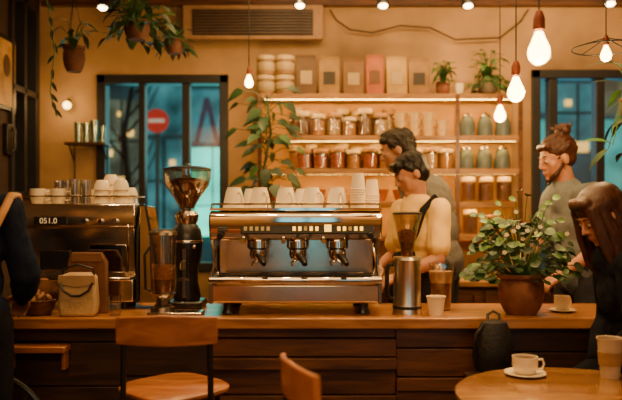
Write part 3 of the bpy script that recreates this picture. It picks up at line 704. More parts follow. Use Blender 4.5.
def hang(px,py,D,r,h,lab,n,spread,trail,seed,rise=.14,s=.12,potm=TERRA,mats=None,wr=.5):
    x,z=wx(px,D),wz(py,D)
    e=bush('hanging_plant',lab,(x,D,z),r,h,potm,n,s,spread,rise,'long',trail,mats or [LEAFD,LEAFD],seed,wr)
    M=MB()
    for k in range(3):
        a=k*2.094+.5; M.tube([(r*math.cos(a),r*math.sin(a),h),(0,0,min(h+.35,ZC-z-.02))],.0025,seg=5)
    M.tube([(0,0,min(h+.35,ZC-z-.02)),(0,0,ZC-z)],.003,seg=5); M.build('hanger',BLACKM,e)
    return e
TD=mat('terracotta_dark',(.11,.038,.018),.75,var=.3)
hang(74,72,4.7,.075,.17,'terracotta hanging pot with a sprig of green',16,.09,.0,21,.20,.10,potm=TD,mats=[LEAF,LEAFD])
hang(137,40,4.5,.085,.12,'hanging pot with trailing dark green leaves',110,.18,.14,22,.16,.10,potm=TD,mats=[LEAFD,LEAF])
hang(174,54,5.0,.07,.10,'small hanging terracotta pot with dark leaves',44,.11,.08,23,.12,.08,potm=TD,mats=[LEAFD,LEAF])
e=thing('trailing_vine','long thin green vine hanging from the ceiling','vine',(wx(45,4.2),4.2,ZC))
pts=[(0,0,0),(-.03,0,-.25),(.02,0,-.5),(.06,0,-.75),(.03,0,-1.0),(.07,0,-1.15)]
MB().tube(pts,.004,seg=6).build('stem',LEAF,e)
LV=MB(); rn=random.Random(4)
for i in range(16):
    t=i/16*5; k=int(t); p=Vector(pts[k]).lerp(Vector(pts[min(k+1,5)]),t-k); a=rn.uniform(0,6.28)
    LV.leaf(p,(math.cos(a),math.sin(a)*.3,-1.0),(0,-1,.3),.07,.022,'long',0,.2)
LV.build('leaves',LEAFD,e)
hang(636,120,4.0,.09,.12,'hanging plant with long drooping leaves',30,.17,.34,31,.30,.17,mats=[LEAF,LEAFD],wr=.28,potm=TD)

e=thing('framed_poster','golden poster in a dark frame on the side wall','poster',(XL+.012,4.93,wz(110,4.93)))
h=.52
M=MB(); M.box((0,0,h/2),(.022,.34,h)); M.build('frame',BLACKM,e,bevel=.003)
M=MB(); M.box((.013,0,h/2),(.004,.29,h-.06)); pp=M.build('print',mat('poster_gold',(.55,.28,.05),.6,emit=(.5,.25,.04),es=.12,var=.4,scale=6),e)
M=MB(); M.ell((.016,0,h*.6),(.002,.06,.08)); M.build('printed_motif',mat('poster_brown',(.12,.05,.02),.6),pp)
e=thing('wall_phone','black handset phone fixed to the side wall','wall phone',(XL+.02,4.97,wz(155,4.97)))
M=MB(); M.box((.0,0,.11),(.04,.10,.22)); M.build('body',BLACK,e,bevel=.008)
M=MB(); M.tube([(.035,0,.03),(.05,0,.05),(.05,0,.17),(.035,0,.19)],[.018,.012,.012,.018]); M.build('handset',BLACK,e)
e=thing('glass_shelf','small wall rack shelf with metal brackets','shelf',(wx(88,5.5),5.50,wz(143,5.5)))
M=MB(); M.box((0,0,-.01),(.32,.16,.02)); M.build('board',MWOOD,e)
for x in(-.13,.13): M=MB(); M.tube([(x,-.06,-.02),(x,.07,-.14)],.006); M.tube([(x,.075,-.02),(x,.075,-.3)],.006); M.build('bracket',BLACKM,e)
g1=None
for i,px in enumerate((78,86,94,102)):
    loc=(wx(px,5.48),5.48,wz(143,5.5))
    if not g1: g1=tag(MB().lathe([(0,0),(.025,0),(.03,.16),(.027,.16),(.022,.006),(0,.006)],seg=16).build('glass_tumbler',glassy('green_glass',(.55,.75,.5),.28,.1),loc=loc),'tall pale green glass on a wall rack','glass','glasses on the wall rack')
    else: dup(g1,loc,sc=(1,1,.8+.15*(i%3)))
e=thing('wall_lamp','small round glowing wall lamp on a brass arm','wall lamp',(wx(67,5.5),5.58,wz(104,5.5)))
MB().tube([(0,.01,.03),(0,-.05,.05),(0,-.08,.02)],.006).build('arm',STEELD,e)
MB().ell((0,-.08,-.01),.032).build('globe',mat('globe_glow',(1,.6,.2),.4,emit=(1,.66,.2),es=7,var=.02),e)

# ================================================================= FURNITURE
def bar_chair(loc,rz,lab,wm=CWOOD,seat=.70,top=1.0,w=.40):
    e=thing('bar_chair',lab,'chair',loc,rz)
    M=MB(); M.lathe([(0,-.016),(w*.5,-.016),(w*.54,-.004),(w*.54,.008),(w*.5,.018),(0,.012)],(0,.0,seat-.02),wob=lambda a:1+.07*math.cos(4*a),seg=40); M.build('seat',wm,e)
    M=MB(); N=12; vs=[];fs=[]
    for i in range(N+1):
        a=(i/N-.5)*1.0; x=math.sin(a)/math.sin(.5)*w*.5; y=-.215+(1-math.cos(a))*.28
        tz=top-.0-.012*abs(a)*2; bz=top-.125+.01*abs(a)
        vs+=[(x,y-.010,bz),(x,y-.016,tz),(x,y+.004,tz),(x,y+.010,bz)]
    for i in range(N):
        for k in range(4): l=(k+1)%4; fs.append((i*4+k,i*4+l,i*4+4+l,i*4+4+k))
    fs+=[(3,2,1,0),tuple(N*4+k for k in range(4))]
    M.add(vs,fs,0,True); M.build('backrest',wm,e,bevel=.005)
    for s2 in(-1,1):
        M=MB(); M.tube([(s2*w*.42,-.185,top-.05),(s2*w*.43,-.18,seat-.02),(s2*w*.46,-.20,.35),(s2*w*.50,-.23,0)],.012,seg=10); M.build('leg',BLACKM,e)
        M=MB(); M.tube([(s2*w*.40,.15,seat-.03),(s2*w*.46,.18,.35),(s2*w*.50,.21,0)],.012,seg=10); M.build('leg',BLACKM,e)
    M=MB(); z=.26; M.tube([(-w*.475,-.21,z),(w*.475,-.21,z),(w*.475,.188,z),(-w*.475,.188,z),(-w*.475,-.21,z)],.008); M.build('footrest',BLACKM,e)
    return e
bar_chair((wx(172,2.9),2.95,0),R(2),'wooden bar chair with curved backrest and black metal legs',seat=.71,top=1.03)
bar_chair((.14,2.26,0),R(-72),'orange wooden bar chair turned sideways with black legs',mat('orange_wood',(.50,.155,.035),.4,var=.15,coat=.2),.68,.965,.36)
TT=.76
e=thing('round_table','round glossy wooden cafe table with black pedestal','table',(1.0,2.58,0))
M=MB(); M.lathe([(0,TT-.03),(.44,TT-.03),(.46,TT-.022),(.46,TT-.006),(.452,TT),(0,TT)],seg=72); M.build('table_top',wood('table_wood',(.25,.10,.025),(.49,.23,.07),.22,(1.2,9,9),.6),e)
M=MB(); M.cyl((0,0,.03),(0,0,TT-.03),.035); M.build('pedestal',BLACKM,e)
M=MB(); M.lathe([(0,0),(.24,0),(.24,.012),(.05,.035),(0,.035)],seg=40); M.build('base',BLACKM,e)
cx_,cy_=wx(525,2.88),2.88
tag(MB().lathe([(0,0),(.05,0),(.085,.012),(.083,.016),(.04,.008),(0,.008)],seg=36).build('saucer',WHITEC,loc=(cx_,cy_,TT)),'white saucer on the round wooden table','saucer')
o=mug((cx_,cy_,TT+.009),'white cappuccino cup on a saucer on the round table','cup',None,.052,.07,rz=0)
MB().lathe([(0,.062),(.0475,.062)]).build('coffee',COFFEE,o)
M=MB(); r=.036;h=.155
M.lathe([(0,0),(r,0),(r+.014,h),(r+.017,h),(r+.017,h+.006),(r+.011,h+.004),(r-.004,.006),(0,.006)])
pc=tag(M.build('paper_cup',mat('cup_tan',(.46,.33,.20),.6),loc=(wx(609,2.86),2.85,TT)),'tall beige takeaway cup on the round table','cup')
MB().lathe([(r+.004,.05),(r+.0075,.05),(r+.0125,.105),(r+.009,.105)]).build('sleeve',KRAFT,pc)
e=thing('low_stool','dark wooden stool carrying a backpack in front of the bar','stool',(.87,3.30,0))
M=MB(); M.box((0,0,.645),(.26,.20,.03)); M.build('seat',DWOOD,e,bevel=.006)
for a in(-1,1):
    for b in(-1,1): M=MB(); M.tube([(a*.10,b*.07,.63),(a*.115,b*.085,0)],.011); M.build('leg',BLACKM,e)
e=thing('backpack','black backpack standing on a dark stool by the bar','bag',(.87,3.33,.66))
M=MB(); M.lathe([(0,0),(.07,.005),(.095,.04),(.098,.12),(.09,.2),(.065,.25),(0,.268)],M=Matrix.Diagonal((.92,.62,1,1)),seg=28); M.build('body',mat('black_nylon',(.012,.010,.010),.6,bump=.4),e)
M=MB(); M.lathe([(0,0),(.05,.003),(.07,.03),(.065,.09),(0,.11)],(0,-.045,.02),M=Matrix.Diagonal((.95,.55,1,1)),seg=24); M.build('front_pocket',BLACK,e)
M=MB(); M.tube([(-.03,.0,.25),(-.028,.01,.285),(0,.015,.30),(.028,.01,.285),(.03,0,.25)],.007); M.build('handle',BLACK,e)
M=MB(); M.tube([(-.05,-.02,.245),(-.09,-.03,.20),(-.10,-.02,.1),(-.08,0,.02)],.009);M.build('shoulder_strap',BLACK,e)
e=thing('bicycle','black bicycle with spoked wheel leaning on the bar','bicycle',(-1.58,3.31,0),0)
M=MB(); n=48; M.tube([(.02+.33*math.cos(2*math.pi*i/n),0,.345+.33*math.sin(2*math.pi*i/n)) for i in range(n+1)],.015); wh=M.build('wheel',BLACK,e)
M=MB()
for i in range(16): a=i*math.pi/8; M.cyl((.02,0,.345),(.02+.32*math.cos(a),0,.345+.32*math.sin(a)),.002,seg=6)
M.cyl((.02,-.03,.345),(.02,.03,.345),.022); M.build('spokes',STEELD,wh)
M=MB(); M.tube([(.02,-.03,.345),(.0,-.03,.5),(-.08,0,.75),(-.12,0,.88)],.012); M.tube([(-.08,0,.75),(-.45,0,.45)],.014); M.build('frame',BLACKM,e)
M=MB(); M.tube([(-.12,-.0,.88),(-.10,-.05,.90),(-.10,-.2,.88)],.011); M.build('handlebar',BLACKM,e)

# ================================================================= PEOPLE
SKIN=mat('skin_warm',(.42,.18,.09),.5,0,var=.06,scale=6)
SKIN2=mat('skin_tan',(.32,.135,.065),.5,0,var=.06,scale=6)
def hairmat(n,c):
    if n in _m: return _m[n]
    m=mat(n,c,.42,0,var=.35,scale=30,spec=.3)
    nt=m.node_tree; b=nt.nodes['Principled BSDF']; tc=nt.nodes.new('ShaderNodeTexCoord'); mp=nt.nodes.new('ShaderNodeMapping'); mp.inputs['Scale'].default_value=(160,160,14)
    n2=nt.nodes.new('ShaderNodeTexNoise'); n2.inputs['Scale'].default_value=1.0; n2.inputs['Detail'].default_value=4
    bp=nt.nodes.new('ShaderNodeBump'); bp.inputs['Strength'].default_value=.55; bp.inputs['Distance'].default_value=.006
    nt.links.new(tc.outputs['Object'],mp.inputs['Vector']); nt.links.new(mp.outputs['Vector'],n2.inputs['Vector']); nt.links.new(n2.outputs['Fac'],bp.inputs['Height']); nt.links.new(bp.outputs['Normal'],b.inputs['Normal'])
    return m
def cap(p1,r1,p2,r2): return ('c',Vector(p1),r1,Vector(p2),r2)
def el(c,r,M=None): 
    MM=Matrix.Translation(c)
    return ('e',(M@MM) if M is not None else MM,r)
def infl(pr,d):
    out=[]
    for p in pr:
        if p[0]=='c': out.append(('c',p[1],p[2]+d,p[3],p[4]+d))
        else: out.append(('e',p[1],tuple(q+d for q in p[2])))
    return out
def blob(name,prims,voxel,m,parent=None,smooth=4,fold=0,seed=0,fs=1):
    B=MB()
    for p in prims:
        if p[0]=='c':
            _,a,r1,b,r2=p
            B.ell(a,r1,seg=14,rg=8); B.ell(b,r2,seg=14,rg=8)
            if (b-a).length>1e-4: B.cyl(a,b,r1,r2,seg=14)
        else: B.ell((0,0,0),p[2],M=p[1],seg=20,rg=14)
    o=B.build(name,m,parent)
    md=o.modifiers.new('r','REMESH'); md.mode='VOXEL'; md.voxel_size=voxel; md.use_smooth_shade=True
    if smooth: s=o.modifiers.new('s','SMOOTH'); s.factor=.5; s.iterations=smooth
    bpy.context.view_layer.update()
    dg=bpy.context.evaluated_depsgraph_get(); me=bpy.data.meshes.new_from_object(o.evaluated_get(dg))
    o.modifiers.clear(); o.data=me; me.materials.clear(); me.materials.append(m)
    if fold:
        nn=[v.normal.copy() for v in me.vertices]
        for v,n in zip(me.vertices,nn):
            c=v.co*fs; k=noise.noise(Vector((c.x*9+seed,c.y*9,c.z*5+c.x*6)))+.5*noise.noise(Vector((c.x*20,c.y*20+seed,c.z*14)))
            k+= -.9*max(0,.25-abs(noise.noise(Vector((c.x*7+c.z*6+seed,c.y*7,c.z*4-c.x*5)))))*2
            v.co=v.co+n*(k*fold+fold*.4)
    for p in me.polygons: p.use_smooth=True
    return o
def hand(w,d,n,t,curl=.5):
    w=Vector(w);d=Vector(d).normalized();t=(Vector(t)-d*Vector(t).dot(d)).normalized();n0=Vector(n); n=d.cross(t); n=n if n.dot(n0)>0 else -n
    pr=[]
    for i in range(4):
        k=w+d*.082+t*(.030-.0195*i)-n*.002; pr.append(cap(w+t*(.014-.009*i),.017,k,.0125))
        L=[.074,.082,.076,.060][i]; an=curl*(.5+.08*i); p=k
        for j,fr in enumerate((.45,.31,.24)):
            dd=(d*math.cos(an)+n*math.sin(an)); q=p+dd*L*fr; pr.append(cap(p,.0092-.0008*j,q,.0085-.0008*j)); p=q; an+=curl*.9
    b=w+d*.022+t*.022; q=b+(d*.7+t*.75+n*.25).normalized()*.045; r=q+(d*.9+t*.25+n*.4).normalized()*.032; s=r+(d*.95+n*.35).normalized()*.024
    pr+=[cap(b,.015,q,.0115),cap(q,.0112,r,.0098),cap(r,.0098,s,.008)]
    return pr
def head(Mh,nb):
    T=lambda x,y,z: Mh@Vector((x,y,z))
    pr=[el((0,.012,.03),(.074,.094,.085),Mh),el((0,-.022,-.035),(.055,.064,.074),Mh),cap(T(-.030,-.077,.027),.009,T(.030,-.077,.027),.009),
        cap(T(0,-.086,.014),.007,T(0,-.106,-.022),.0095),cap(T(-.011,-.092,-.027),.0075,T(.011,-.092,-.027),.0075),
        cap(T(-.042,-.05,-.018),.022,T(-.03,-.055,-.06),.018),cap(T(.042,-.05,-.018),.022,T(.03,-.055,-.06),.018),
        cap(T(-.032,-.072,.006),.013,T(-.028,-.07,.0),.012),cap(T(.032,-.072,.006),.013,T(.028,-.07,.0),.012),
        cap(T(-.016,-.083,-.055),.0065,T(.016,-.083,-.055),.0065),cap(T(-.012,-.081,-.067),.0075,T(.012,-.081,-.067),.0075),
        el((0,-.066,-.092),(.024,.02,.018),Mh),
        el((.076,.012,-.005),(.010,.02,.032),Mh),el((-.076,.012,-.005),(.010,.02,.032),Mh),
        cap(T(0,.02,-.05),.050,nb,.056)]
    return pr
def person(label,loc,rz,scale,skin,J,hairf,hairm,shirtm,sleeve='short',trouserm=None,voxel=.0065,extra=None,loose=.014,hs=3):
    Mh=Matrix.Translation(J['head'])@Matrix.Rotation(J.get('yaw',0),4,'Z')@Matrix.Rotation(J.get('roll',0),4,'Y')@Matrix.Rotation(J.get('pitch',0),4,'X')
    pel=Vector(J['pelvis']); ch=Vector(J['chest']); nb=Vector(J['neck']); wst=pel.lerp(ch,.5)
    torso=[el(pel,(.150,.108,.115)),el(wst,(.128,.098,.15)),el(ch,(.152,.108,.15)),cap(Vector(J['sl'])+Vector((-.03,0,-.01)),.054,Vector(J['sr'])+Vector((.03,0,-.01)),.054),cap(ch,.10,nb+Vector((0,0,-.04)),.072)]
    up=[];lo=[];hands=[]
    for s in('l','r'):
        S,E,Wr=(Vector(J[s2+s]) for s2 in('s','e','w'))
        up.append(cap(S,.050,E,.038)); lo.append(cap(E,.038,E.lerp(Wr,.35),.040)); lo.append(cap(E.lerp(Wr,.35),.040,Wr,.025))
        dd=(Wr-E).normalized()+Vector(J.get('hd'+s,(0,0,0)))
        hands+=hand(Wr,dd,J.get('pn'+s,(0,0,-1)),J.get('th'+s,((-1 if s=='l' else 1),0,.2)),J.get('curl',.55))
    legs=[]
    for s in('l','r'):
        H,K,A=(Vector(J[s2+s]) for s2 in('h','k','a'))
        legs+=[cap(H,.085,K,.055),cap(K,.055,K.lerp(A,.3),.055),cap(K.lerp(A,.3),.055,A,.036)]
    feet=[]
    for s in('l','r'):
        A=Vector(J['a'+s]); fd=Vector(J.get('foot',(0,-1,0))); feet+=[cap(A+Vector((0,0,-.045)),.035,A+fd*.14+Vector((0,0,-.06)),.028)]
    body=blob('person',torso+up+lo+hands+legs+feet+head(Mh,nb),voxel,skin)
    tag(body,label,'person')
    body.location=loc; body.rotation_euler=(0,0,rz); body.scale=(scale,)*3
    def child(o): o.parent=body; return o
    sh=infl(torso,loose)
    if sleeve=='short':
        for s in('l','r'):
            S,E=Vector(J['s'+s]),Vector(J['e'+s]); sh.append(cap(S,.064,S.lerp(E,.74),.068))
    else:
        sh+=infl(up,.016)+[('c',p[1],p[2]+.018,p[1].lerp(p[3],.97),p[4]+.016) for p in lo]
        sh.append(cap(nb+Vector((0,.035,-.02)),.07,nb+Vector((0,.04,.02)),.06))
        if 'hood' in J: sh+= [cap(nb+Vector((-.07,.03,-.01)),.045,nb+Vector((0,.10,-.05)),.06),cap(nb+Vector((.07,.03,-.01)),.045,nb+Vector((0,.10,-.05)),.06)]
    child(blob('shirt' if sleeve=='short' else 'jacket',sh,.008,shirtm,None,3,fold=.012,seed=loc[0]*3))
    if sleeve=='short':
        o=MB(); o.tube([nb+Vector((.066*math.cos(k*math.pi/8),.066*math.sin(k*math.pi/8)+.004,-.012+.012*math.sin(k*math.pi/8))) for k in range(17)],.009,seg=8); child(o.build('collar',shirtm))
    tr=infl([torso[0]],.018)+infl(legs,.014)
    child(blob('trousers',tr,.011,trouserm or mat('dark_denim',(.02,.02,.03),.8,bump=.3),None,4,fold=.006))
    child(blob('shoes',infl(feet,.010),.009,BLACK,None,2))
    child(blob('hair',hairf(Mh),.005,hairm,None,hs,fold=.0015,fs=2.2))
    for s in(-1,1):
        c=Mh@Vector((s*.031,-.0765,.004)); E=MB(); E.ell(c,.0105,0,seg=12,rg=8); E.ell(Mh@Vector((s*.031,-.0846,.002)),.0056,1,seg=10,rg=6)
        child(E.build('eye',[mat('eye_white',(.36,.27,.20),.3),mat('iris_dark',(.02,.01,.006),.2)]))
        E=MB(); E.tube([Mh@Vector((s*.013,-.0875,.030)),Mh@Vector((s*.03,-.0875,.036)),Mh@Vector((s*.047,-.075,.031))],[.003,.004,.002],seg=6); child(E.build('eyebrow',hairm))
    E=MB(); E.tube([Mh@Vector((-.021,-.083,-.061)),Mh@Vector((0,-.0905,-.060)),Mh@Vector((.021,-.083,-.061))],[.002,.0045,.002],seg=8); child(E.build('lips',mat('lips',(.28,.08,.05),.5)))
    if extra: extra(body,J,Mh,torso)
    return body
def stand(**k):
    J=dict(pelvis=(0,0,.96),chest=(0,0,1.27),neck=(0,.01,1.46),head=(0,-.005,1.63),sl=(.165,0,1.40),sr=(-.165,0,1.40),
        el=(.22,.02,1.12),er=(-.22,.02,1.12),wl=(.2,-.22,1.08),wr=(-.2,-.22,1.08),hl=(.09,0,.92),hr=(-.09,0,.92),kl=(.10,-.02,.50),kr=(-.10,-.02,.50),al=(.10,.0,.105),ar=(-.10,.0,.105))
    J.update(k); return J
def hair_short(Mh):
    T=lambda x,y,z: Mh@Vector((x,y,z))
    return [el((0,.024,.046),(.081,.097,.083),Mh),el((0,.05,.0),(.075,.066,.078),Mh),cap(T(-.045,-.062,.080),.022,T(.045,-.064,.078),.022),cap(T(-.068,-.02,.05),.018,T(-.068,.015,.0),.012),cap(T(.068,-.02,.05),.018,T(.068,.015,.0),.012)]
def locks(Mh,n,seed,zlo,r,length,dirv,ymin=-.04):
    rn=random.Random(seed); pr=[]
    for i in range(n):
        a=rn.uniform(0,6.28); z=rn.uniform(zlo,.12); q=math.sqrt(max(.03,1-((z-.045)/.088)**2))
        x=.078*q*math.cos(a); y=.024+.092*q*math.sin(a)
        if y<ymin and z<.085: continue
        p=Vector((x,y,z)); nrm=Vector((x/.078,(y-.024)/.092,(z-.045)/.085)).normalized(); d=Vector(dirv); d=(d-nrm*d.dot(nrm)*.85).normalized()*length
        pr.append(cap(Mh@p,r,Mh@(p+d+nrm*.004),r*.4))
    return pr
def hair_bob(Mh): 
    T=lambda x,y,z: Mh@Vector((x,y,z))
    return hair_short(Mh)+[el((0,.055,-.03),(.064,.052,.045),Mh),cap(T(-.045,-.066,.072),.020,T(.03,-.085,.056),.010),cap(T(.0,-.07,.08),.020,T(.05,-.075,.045),.009)]+locks(Mh,90,5,-.04,.007,.032,(0,-.2,-1))
def hair_crop(Mh): return hair_short(Mh)+[cap(Mh@Vector((0,-.05,.105)),.026,Mh@Vector((0,.03,.112)),.026)]+locks(Mh,70,8,.0,.007,.03,(0,.6,-.6))
def hair_bun(Mh):
    T=lambda x,y,z: Mh@Vector((x,y,z))
    pr=[el((0,.024,.044),(.080,.096,.085),Mh),el((0,.05,.0),(.073,.06,.058),Mh),cap(T(-.04,-.058,.082),.022,T(.04,-.058,.082),.022),
        cap(T(0,-.03,.095),.034,T(0,.05,.118),.036),cap(T(0,.08,.06),.040,T(0,.075,.12),.030),el((0,.075,.152),(.046,.044,.036),Mh)]
    for i in range(12):
        a=i*.524; pr.append(cap(T(.034*math.cos(a),.075+.032*math.sin(a),.138),.011,T(.036*math.cos(a+.9),.075+.034*math.sin(a+.9),.168),.008))
    rn=random.Random(9)
    for i in range(14):
        a=rn.uniform(0,6.28); pr.append(cap(T(.03*math.cos(a),.075+.03*math.sin(a),.16),.006,T(.066*math.cos(a),.075+.066*math.sin(a),.16+.04*rn.random()),.003))
    return pr+locks(Mh,90,3,-.02,.007,.04,(0,1,.5),ymin=-.06)
def hair_long(Mh):
    T=lambda x,y,z: Mh@Vector((x,y,z))
    pr=[el((0,.022,.047),(.090,.104,.088),Mh),el((0,.05,-.02),(.086,.074,.10),Mh),cap(T(-.04,-.055,.09),.028,T(.04,-.055,.09),.028)]
    rn=random.Random(12)
    for s in(-1,1):
        for k in range(11):
            y=-.088+.019*k; o1=.009*math.sin(k*2.3); l=rn.uniform(-.04,.03)
            pr+=[cap(T(s*.058,y*.7+.005,.06),.022,T(s*(.078+o1),y-.005,-.07),.015),cap(T(s*(.078+o1),y-.005,-.07),.015,T(s*(.092-o1),y-.022,-.18),.013),cap(T(s*(.092-o1),y-.022,-.18),.013,T(s*(.080+o1),y-.004*k,-.29),.011),cap(T(s*(.080+o1),y-.004*k,-.29),.011,T(s*(.092),y-.03,-.39+l),.005)]
    for k in range(9): x=-.07+.0175*k; o1=.01*math.sin(k*1.9); pr+=[cap(T(x,.08,0),.026,T(x*1.2,.108+o1,-.16),.018),cap(T(x*1.2,.108+o1,-.16),.018,T(x*1.25,.105-o1,-.28),.014),cap(T(x*1.25,.105-o1,-.28),.014,T(x*1.2,.115,-.40-.02*(k%3)),.006)]
    return pr
HB=hairmat('hair_black',(.007,.0045,.0035)); HBR=hairmat('hair_dark_brown',(.013,.007,.004)); HR=hairmat('hair_auburn',(.050,.016,.008)); HL=hairmat('hair_long_auburn',(.050,.017,.008))
GREYT=mat('grey_cotton',(.13,.12,.11),.85,var=.12,bump=.2,spec=.2); CREAMT=mat('yellow_cotton',(.84,.54,.16),.85,var=.08,bump=.2,spec=.2)
APR=mat('apron_black',(.010,.009,.011),.85,bump=.3,spec=.15)
def apron(body,J,Mh,torso):
    o=MB(); s=1; o.tube([(.085,-.158,1.18),(.14,-.140,1.28),(.150,-.100,1.40),(.140,-.01,1.470),(.09,.115,1.40),(-.02,.152,1.25),(-.10,.142,1.10)],.019)
    c=o.build('apron_strap',APR); c.parent=body
    c=blob('apron',[el((0,-.03,1.02),(.145,.135,.12)),el((0,-.03,.88),(.18,.14,.26)),cap((-.05,-.125,1.13),.030,(.07,-.125,1.15),.030)],.011,APR,fold=.005); c.parent=body
def beard(body,J,Mh,torso):
    T=lambda x,y,z: Mh@Vector((x,y,z))
    c=blob('beard',[cap(T(-.051,-.0,-.03),.011,T(-.040,-.048,-.078),.016),cap(T(.051,-.0,-.03),.011,T(.040,-.048,-.078),.016),cap(T(-.040,-.048,-.078),.016,T(0,-.068,-.098),.018),cap(T(.040,-.048,-.078),.016,T(0,-.068,-.098),.018)],.006,HR,smooth=2,fold=.001); c.parent=body
person('barista in a pale yellow t-shirt with dark apron strap, looking down',(wx(420,4.18),4.18,0),R(-60),1.035,SKIN,
  stand(chest=(0,-.02,1.27),head=(0.0,-.07,1.605),neck=(0,-.02,1.455),yaw=R(-20),pitch=R(26),el=(.22,-.05,1.13),er=(-.21,-.03,1.13),wl=(.12,-.24,1.04),wr=(-.13,-.20,1.07)),hair_bob,HB,CREAMT,extra=apron,loose=.020)
person('tall broad man in a grey t-shirt turned away to the shelves',(wx(441,4.66),4.66,0),R(-112),1.17,SKIN2,
  stand(chest=(0,-.07,1.27),neck=(0,-.16,1.44),head=(0,-.255,1.585),sl=(.18,-.12,1.39),sr=(-.18,-.12,1.39),yaw=R(10),pitch=R(16),el=(.19,-.14,1.12),er=(-.18,-.12,1.12),wl=(.08,-.24,1.04),wr=(-.08,-.20,1.06)),hair_crop,HBR,GREYT,voxel=.008,loose=.022)
person('bearded man with auburn hair bun in grey t-shirt, leaning forward',(wx(582,4.28),4.28,0),R(-76),1.10,SKIN,
  stand(chest=(0,-.04,1.27),neck=(0,-.10,1.45),head=(0,-.16,1.595),sl=(.175,-.06,1.40),sr=(-.175,-.06,1.40),pitch=R(14),yaw=R(-4),el=(.21,-.02,1.13),er=(-.2,-.12,1.13),wl=(.12,-.20,.98),wr=(-.12,-.30,1.05)),hair_bun,HR,mat('slate_cotton',(.17,.18,.18),.85,bump=.2,spec=.2),extra=beard,loose=.020)
SE=.66
J=dict(pelvis=(0,0,SE+.09),chest=(0,-.06,SE+.36),neck=(0,-.12,SE+.53),head=(0,-.175,SE+.675),yaw=R(16),pitch=R(32),sl=(.15,-.10,SE+.48),sr=(-.15,-.10,SE+.48),
  el=(.19,-.08,SE+.22),er=(-.19,-.08,SE+.22),wl=(.09,-.16,SE+.06),wr=(-.09,-.16,SE+.06),hl=(.08,-.02,SE+.05),hr=(-.08,-.02,SE+.05),kl=(.08,-.26,SE-.06),kr=(-.08,-.26,SE-.06),al=(.08,-.20,.25),ar=(-.08,-.20,.25),curl=.9,hdl=(0,.3,-1),hdr=(0,.3,-1))
WOOLB=mat('navy_black_wool',(.008,.008,.013),.95,bump=.3,spec=.08)
person('seated woman with long dark auburn hair in a black coat',(1.475,3.10,0),R(-96),1.06,SKIN,J,hair_long,HL,WOOLB,sleeve='long',hs=1,trouserm=WOOLB)
SE2=SE*1.06
e=thing('bar_stool','black bar stool with round seat under the seated woman','stool',(1.475,3.10,0))
MB().lathe([(0,SE2-.085),(.15,SE2-.085),(.16,SE2-.075),(.155,SE2-.06),(0,SE2-.06)],seg=32).build('seat',DWOOD,e)
for k in range(4):
    a=k*math.pi/2+.785; MB().tube([(.11*math.cos(a),.11*math.sin(a),SE2-.08),(.17*math.cos(a),.17*math.sin(a),0)],.011).build('leg',BLACKM,e)
M=MB(); M.tube([(.152*math.cos(k*math.pi/12),.152*math.sin(k*math.pi/12),.18) for k in range(25)],.008); M.build('footrest',BLACKM,e)
def strap(body,J,Mh,torso):
    o=MB(); o.tube([(-.10,.155,1.15),(-.155,.140,1.28),(-.190,.105,1.38),(-.200,.04,1.458),(-.198,-.03,1.458),(-.18,-.10,1.38),(-.08,-.145,1.2)],.016); c=o.build('bag_strap',mat('tan_leather',(.50,.25,.08),.6)); c.parent=body
person('person in a dark navy hooded jacket with a tan bag strap',(-1.465,2.98,0),R(180),1.03,SKIN2,
  stand(el=(.22,-.06,1.13),er=(-.22,-.06,1.13),wl=(.14,-.22,1.02),wr=(-.14,-.22,1.02),curl=.6,hood=1),hair_short,HBR,mat('navy_fleece',(.011,.016,.036),.95,bump=.3,spec=.1),sleeve='long',extra=strap,voxel=.008,trouserm=mat('black_trousers',(.008,.008,.011),.9,spec=.1))

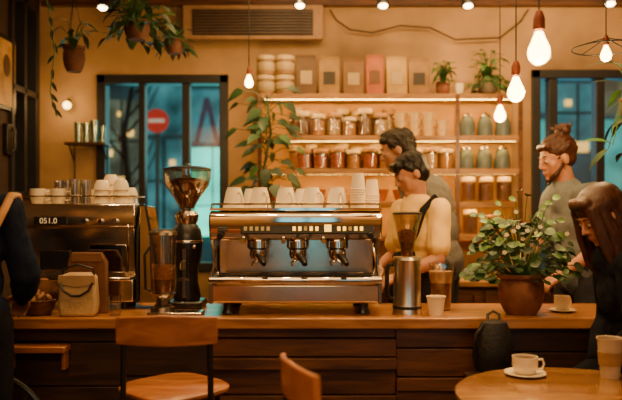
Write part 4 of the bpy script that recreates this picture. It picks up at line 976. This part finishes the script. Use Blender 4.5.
# ================================================================= LIGHTS
WC=(1,.60,.23)
light('AREA',(-.2,2.5,3.05),18,WC,2.2,(0,0,0),.8)  # unseen area lights under the ceiling, added for general fill
light('AREA',(.5,4.35,3.05),32,(1,.60,.22),2.6,(0,0,0),.5)
light('AREA',(1.1,4.9,3.09),24,(1,.63,.26),3.0,(R(38),0,0),.15)  # added wall wash, no fixture belongs to it
light('AREA',(.0,3.6,3.08),16,WC,2.6,(0,0,0),.3)
light('AREA',(-.2,.5,2.7),22,(1,.60,.23),2.4,(R(64),0,0),.5)  # added warm front fill, out of view
light('AREA',(-.3,-.75,2.9),110,(1,.60,.23),3.2,(R(-20),0,0),.4)  # added to brighten the front wall so the machine reflects gold
for x,y,p in ((-1.15,3.35,62),(-.35,3.3,66),(.35,3.35,50),(1.05,3.3,54),(.95,2.45,24),(-.6,2.75,20)):  # added downward spots that make light pools, without fixtures
    light('SPOT',(x,y,3.08),p,(1,.65,.28),.06,(0,0,0),ang=58)
for px,py,D,p in ((539,45,2.8,17),(516,87,3.4,17),(500,112,4.5,18),(249,80,4.7,13),(606,52,3.7,20)):
    light('POINT',(wx(px,D),D,wz(py,D)-.15),p,(1,.60,.22),.05)
light('POINT',(wx(67,5.5),5.36,wz(106,5.5)),3,(1,.6,.22),.04)
for x in (-.1,.7,1.4): light('SPOT',(x,4.95,3.08),20,(1,.60,.18),.06,(R(22),0,0),ang=70)
light('AREA',(-1.1,6.3,2.3),12,(.15,.65,.65),1.2,(R(-70),0,0),1.2)
light('AREA',(2.3,6.3,2.3),10,(.12,.5,.7),1.0,(R(-70),0,0),1.2)
light('AREA',(.5,-2.2,1.8),60,(.25,.65,.78),4.6,(R(90),0,0),2.0)  # added teal light beyond the front windows for cool fill
w=bpy.data.worlds.new('World'); scene.world=w; w.use_nodes=True
w.node_tree.nodes['Background'].inputs[0].default_value=(.05,.14,.18,1); w.node_tree.nodes['Background'].inputs[1].default_value=.35

# ================================================================= CAMERA
c=bpy.data.cameras.new('camera'); co=bpy.data.objects.new('camera',c); COL.objects.link(co); scene.camera=co
co.location=(0,0,CH); co.rotation_euler=(R(90),0,0); c.sensor_width=36; c.lens=F/622*36; c.shift_y=15/622
c.dof.use_dof=True; c.dof.focus_distance=3.5; c.dof.aperture_fstop=1.2
c.clip_start=.05
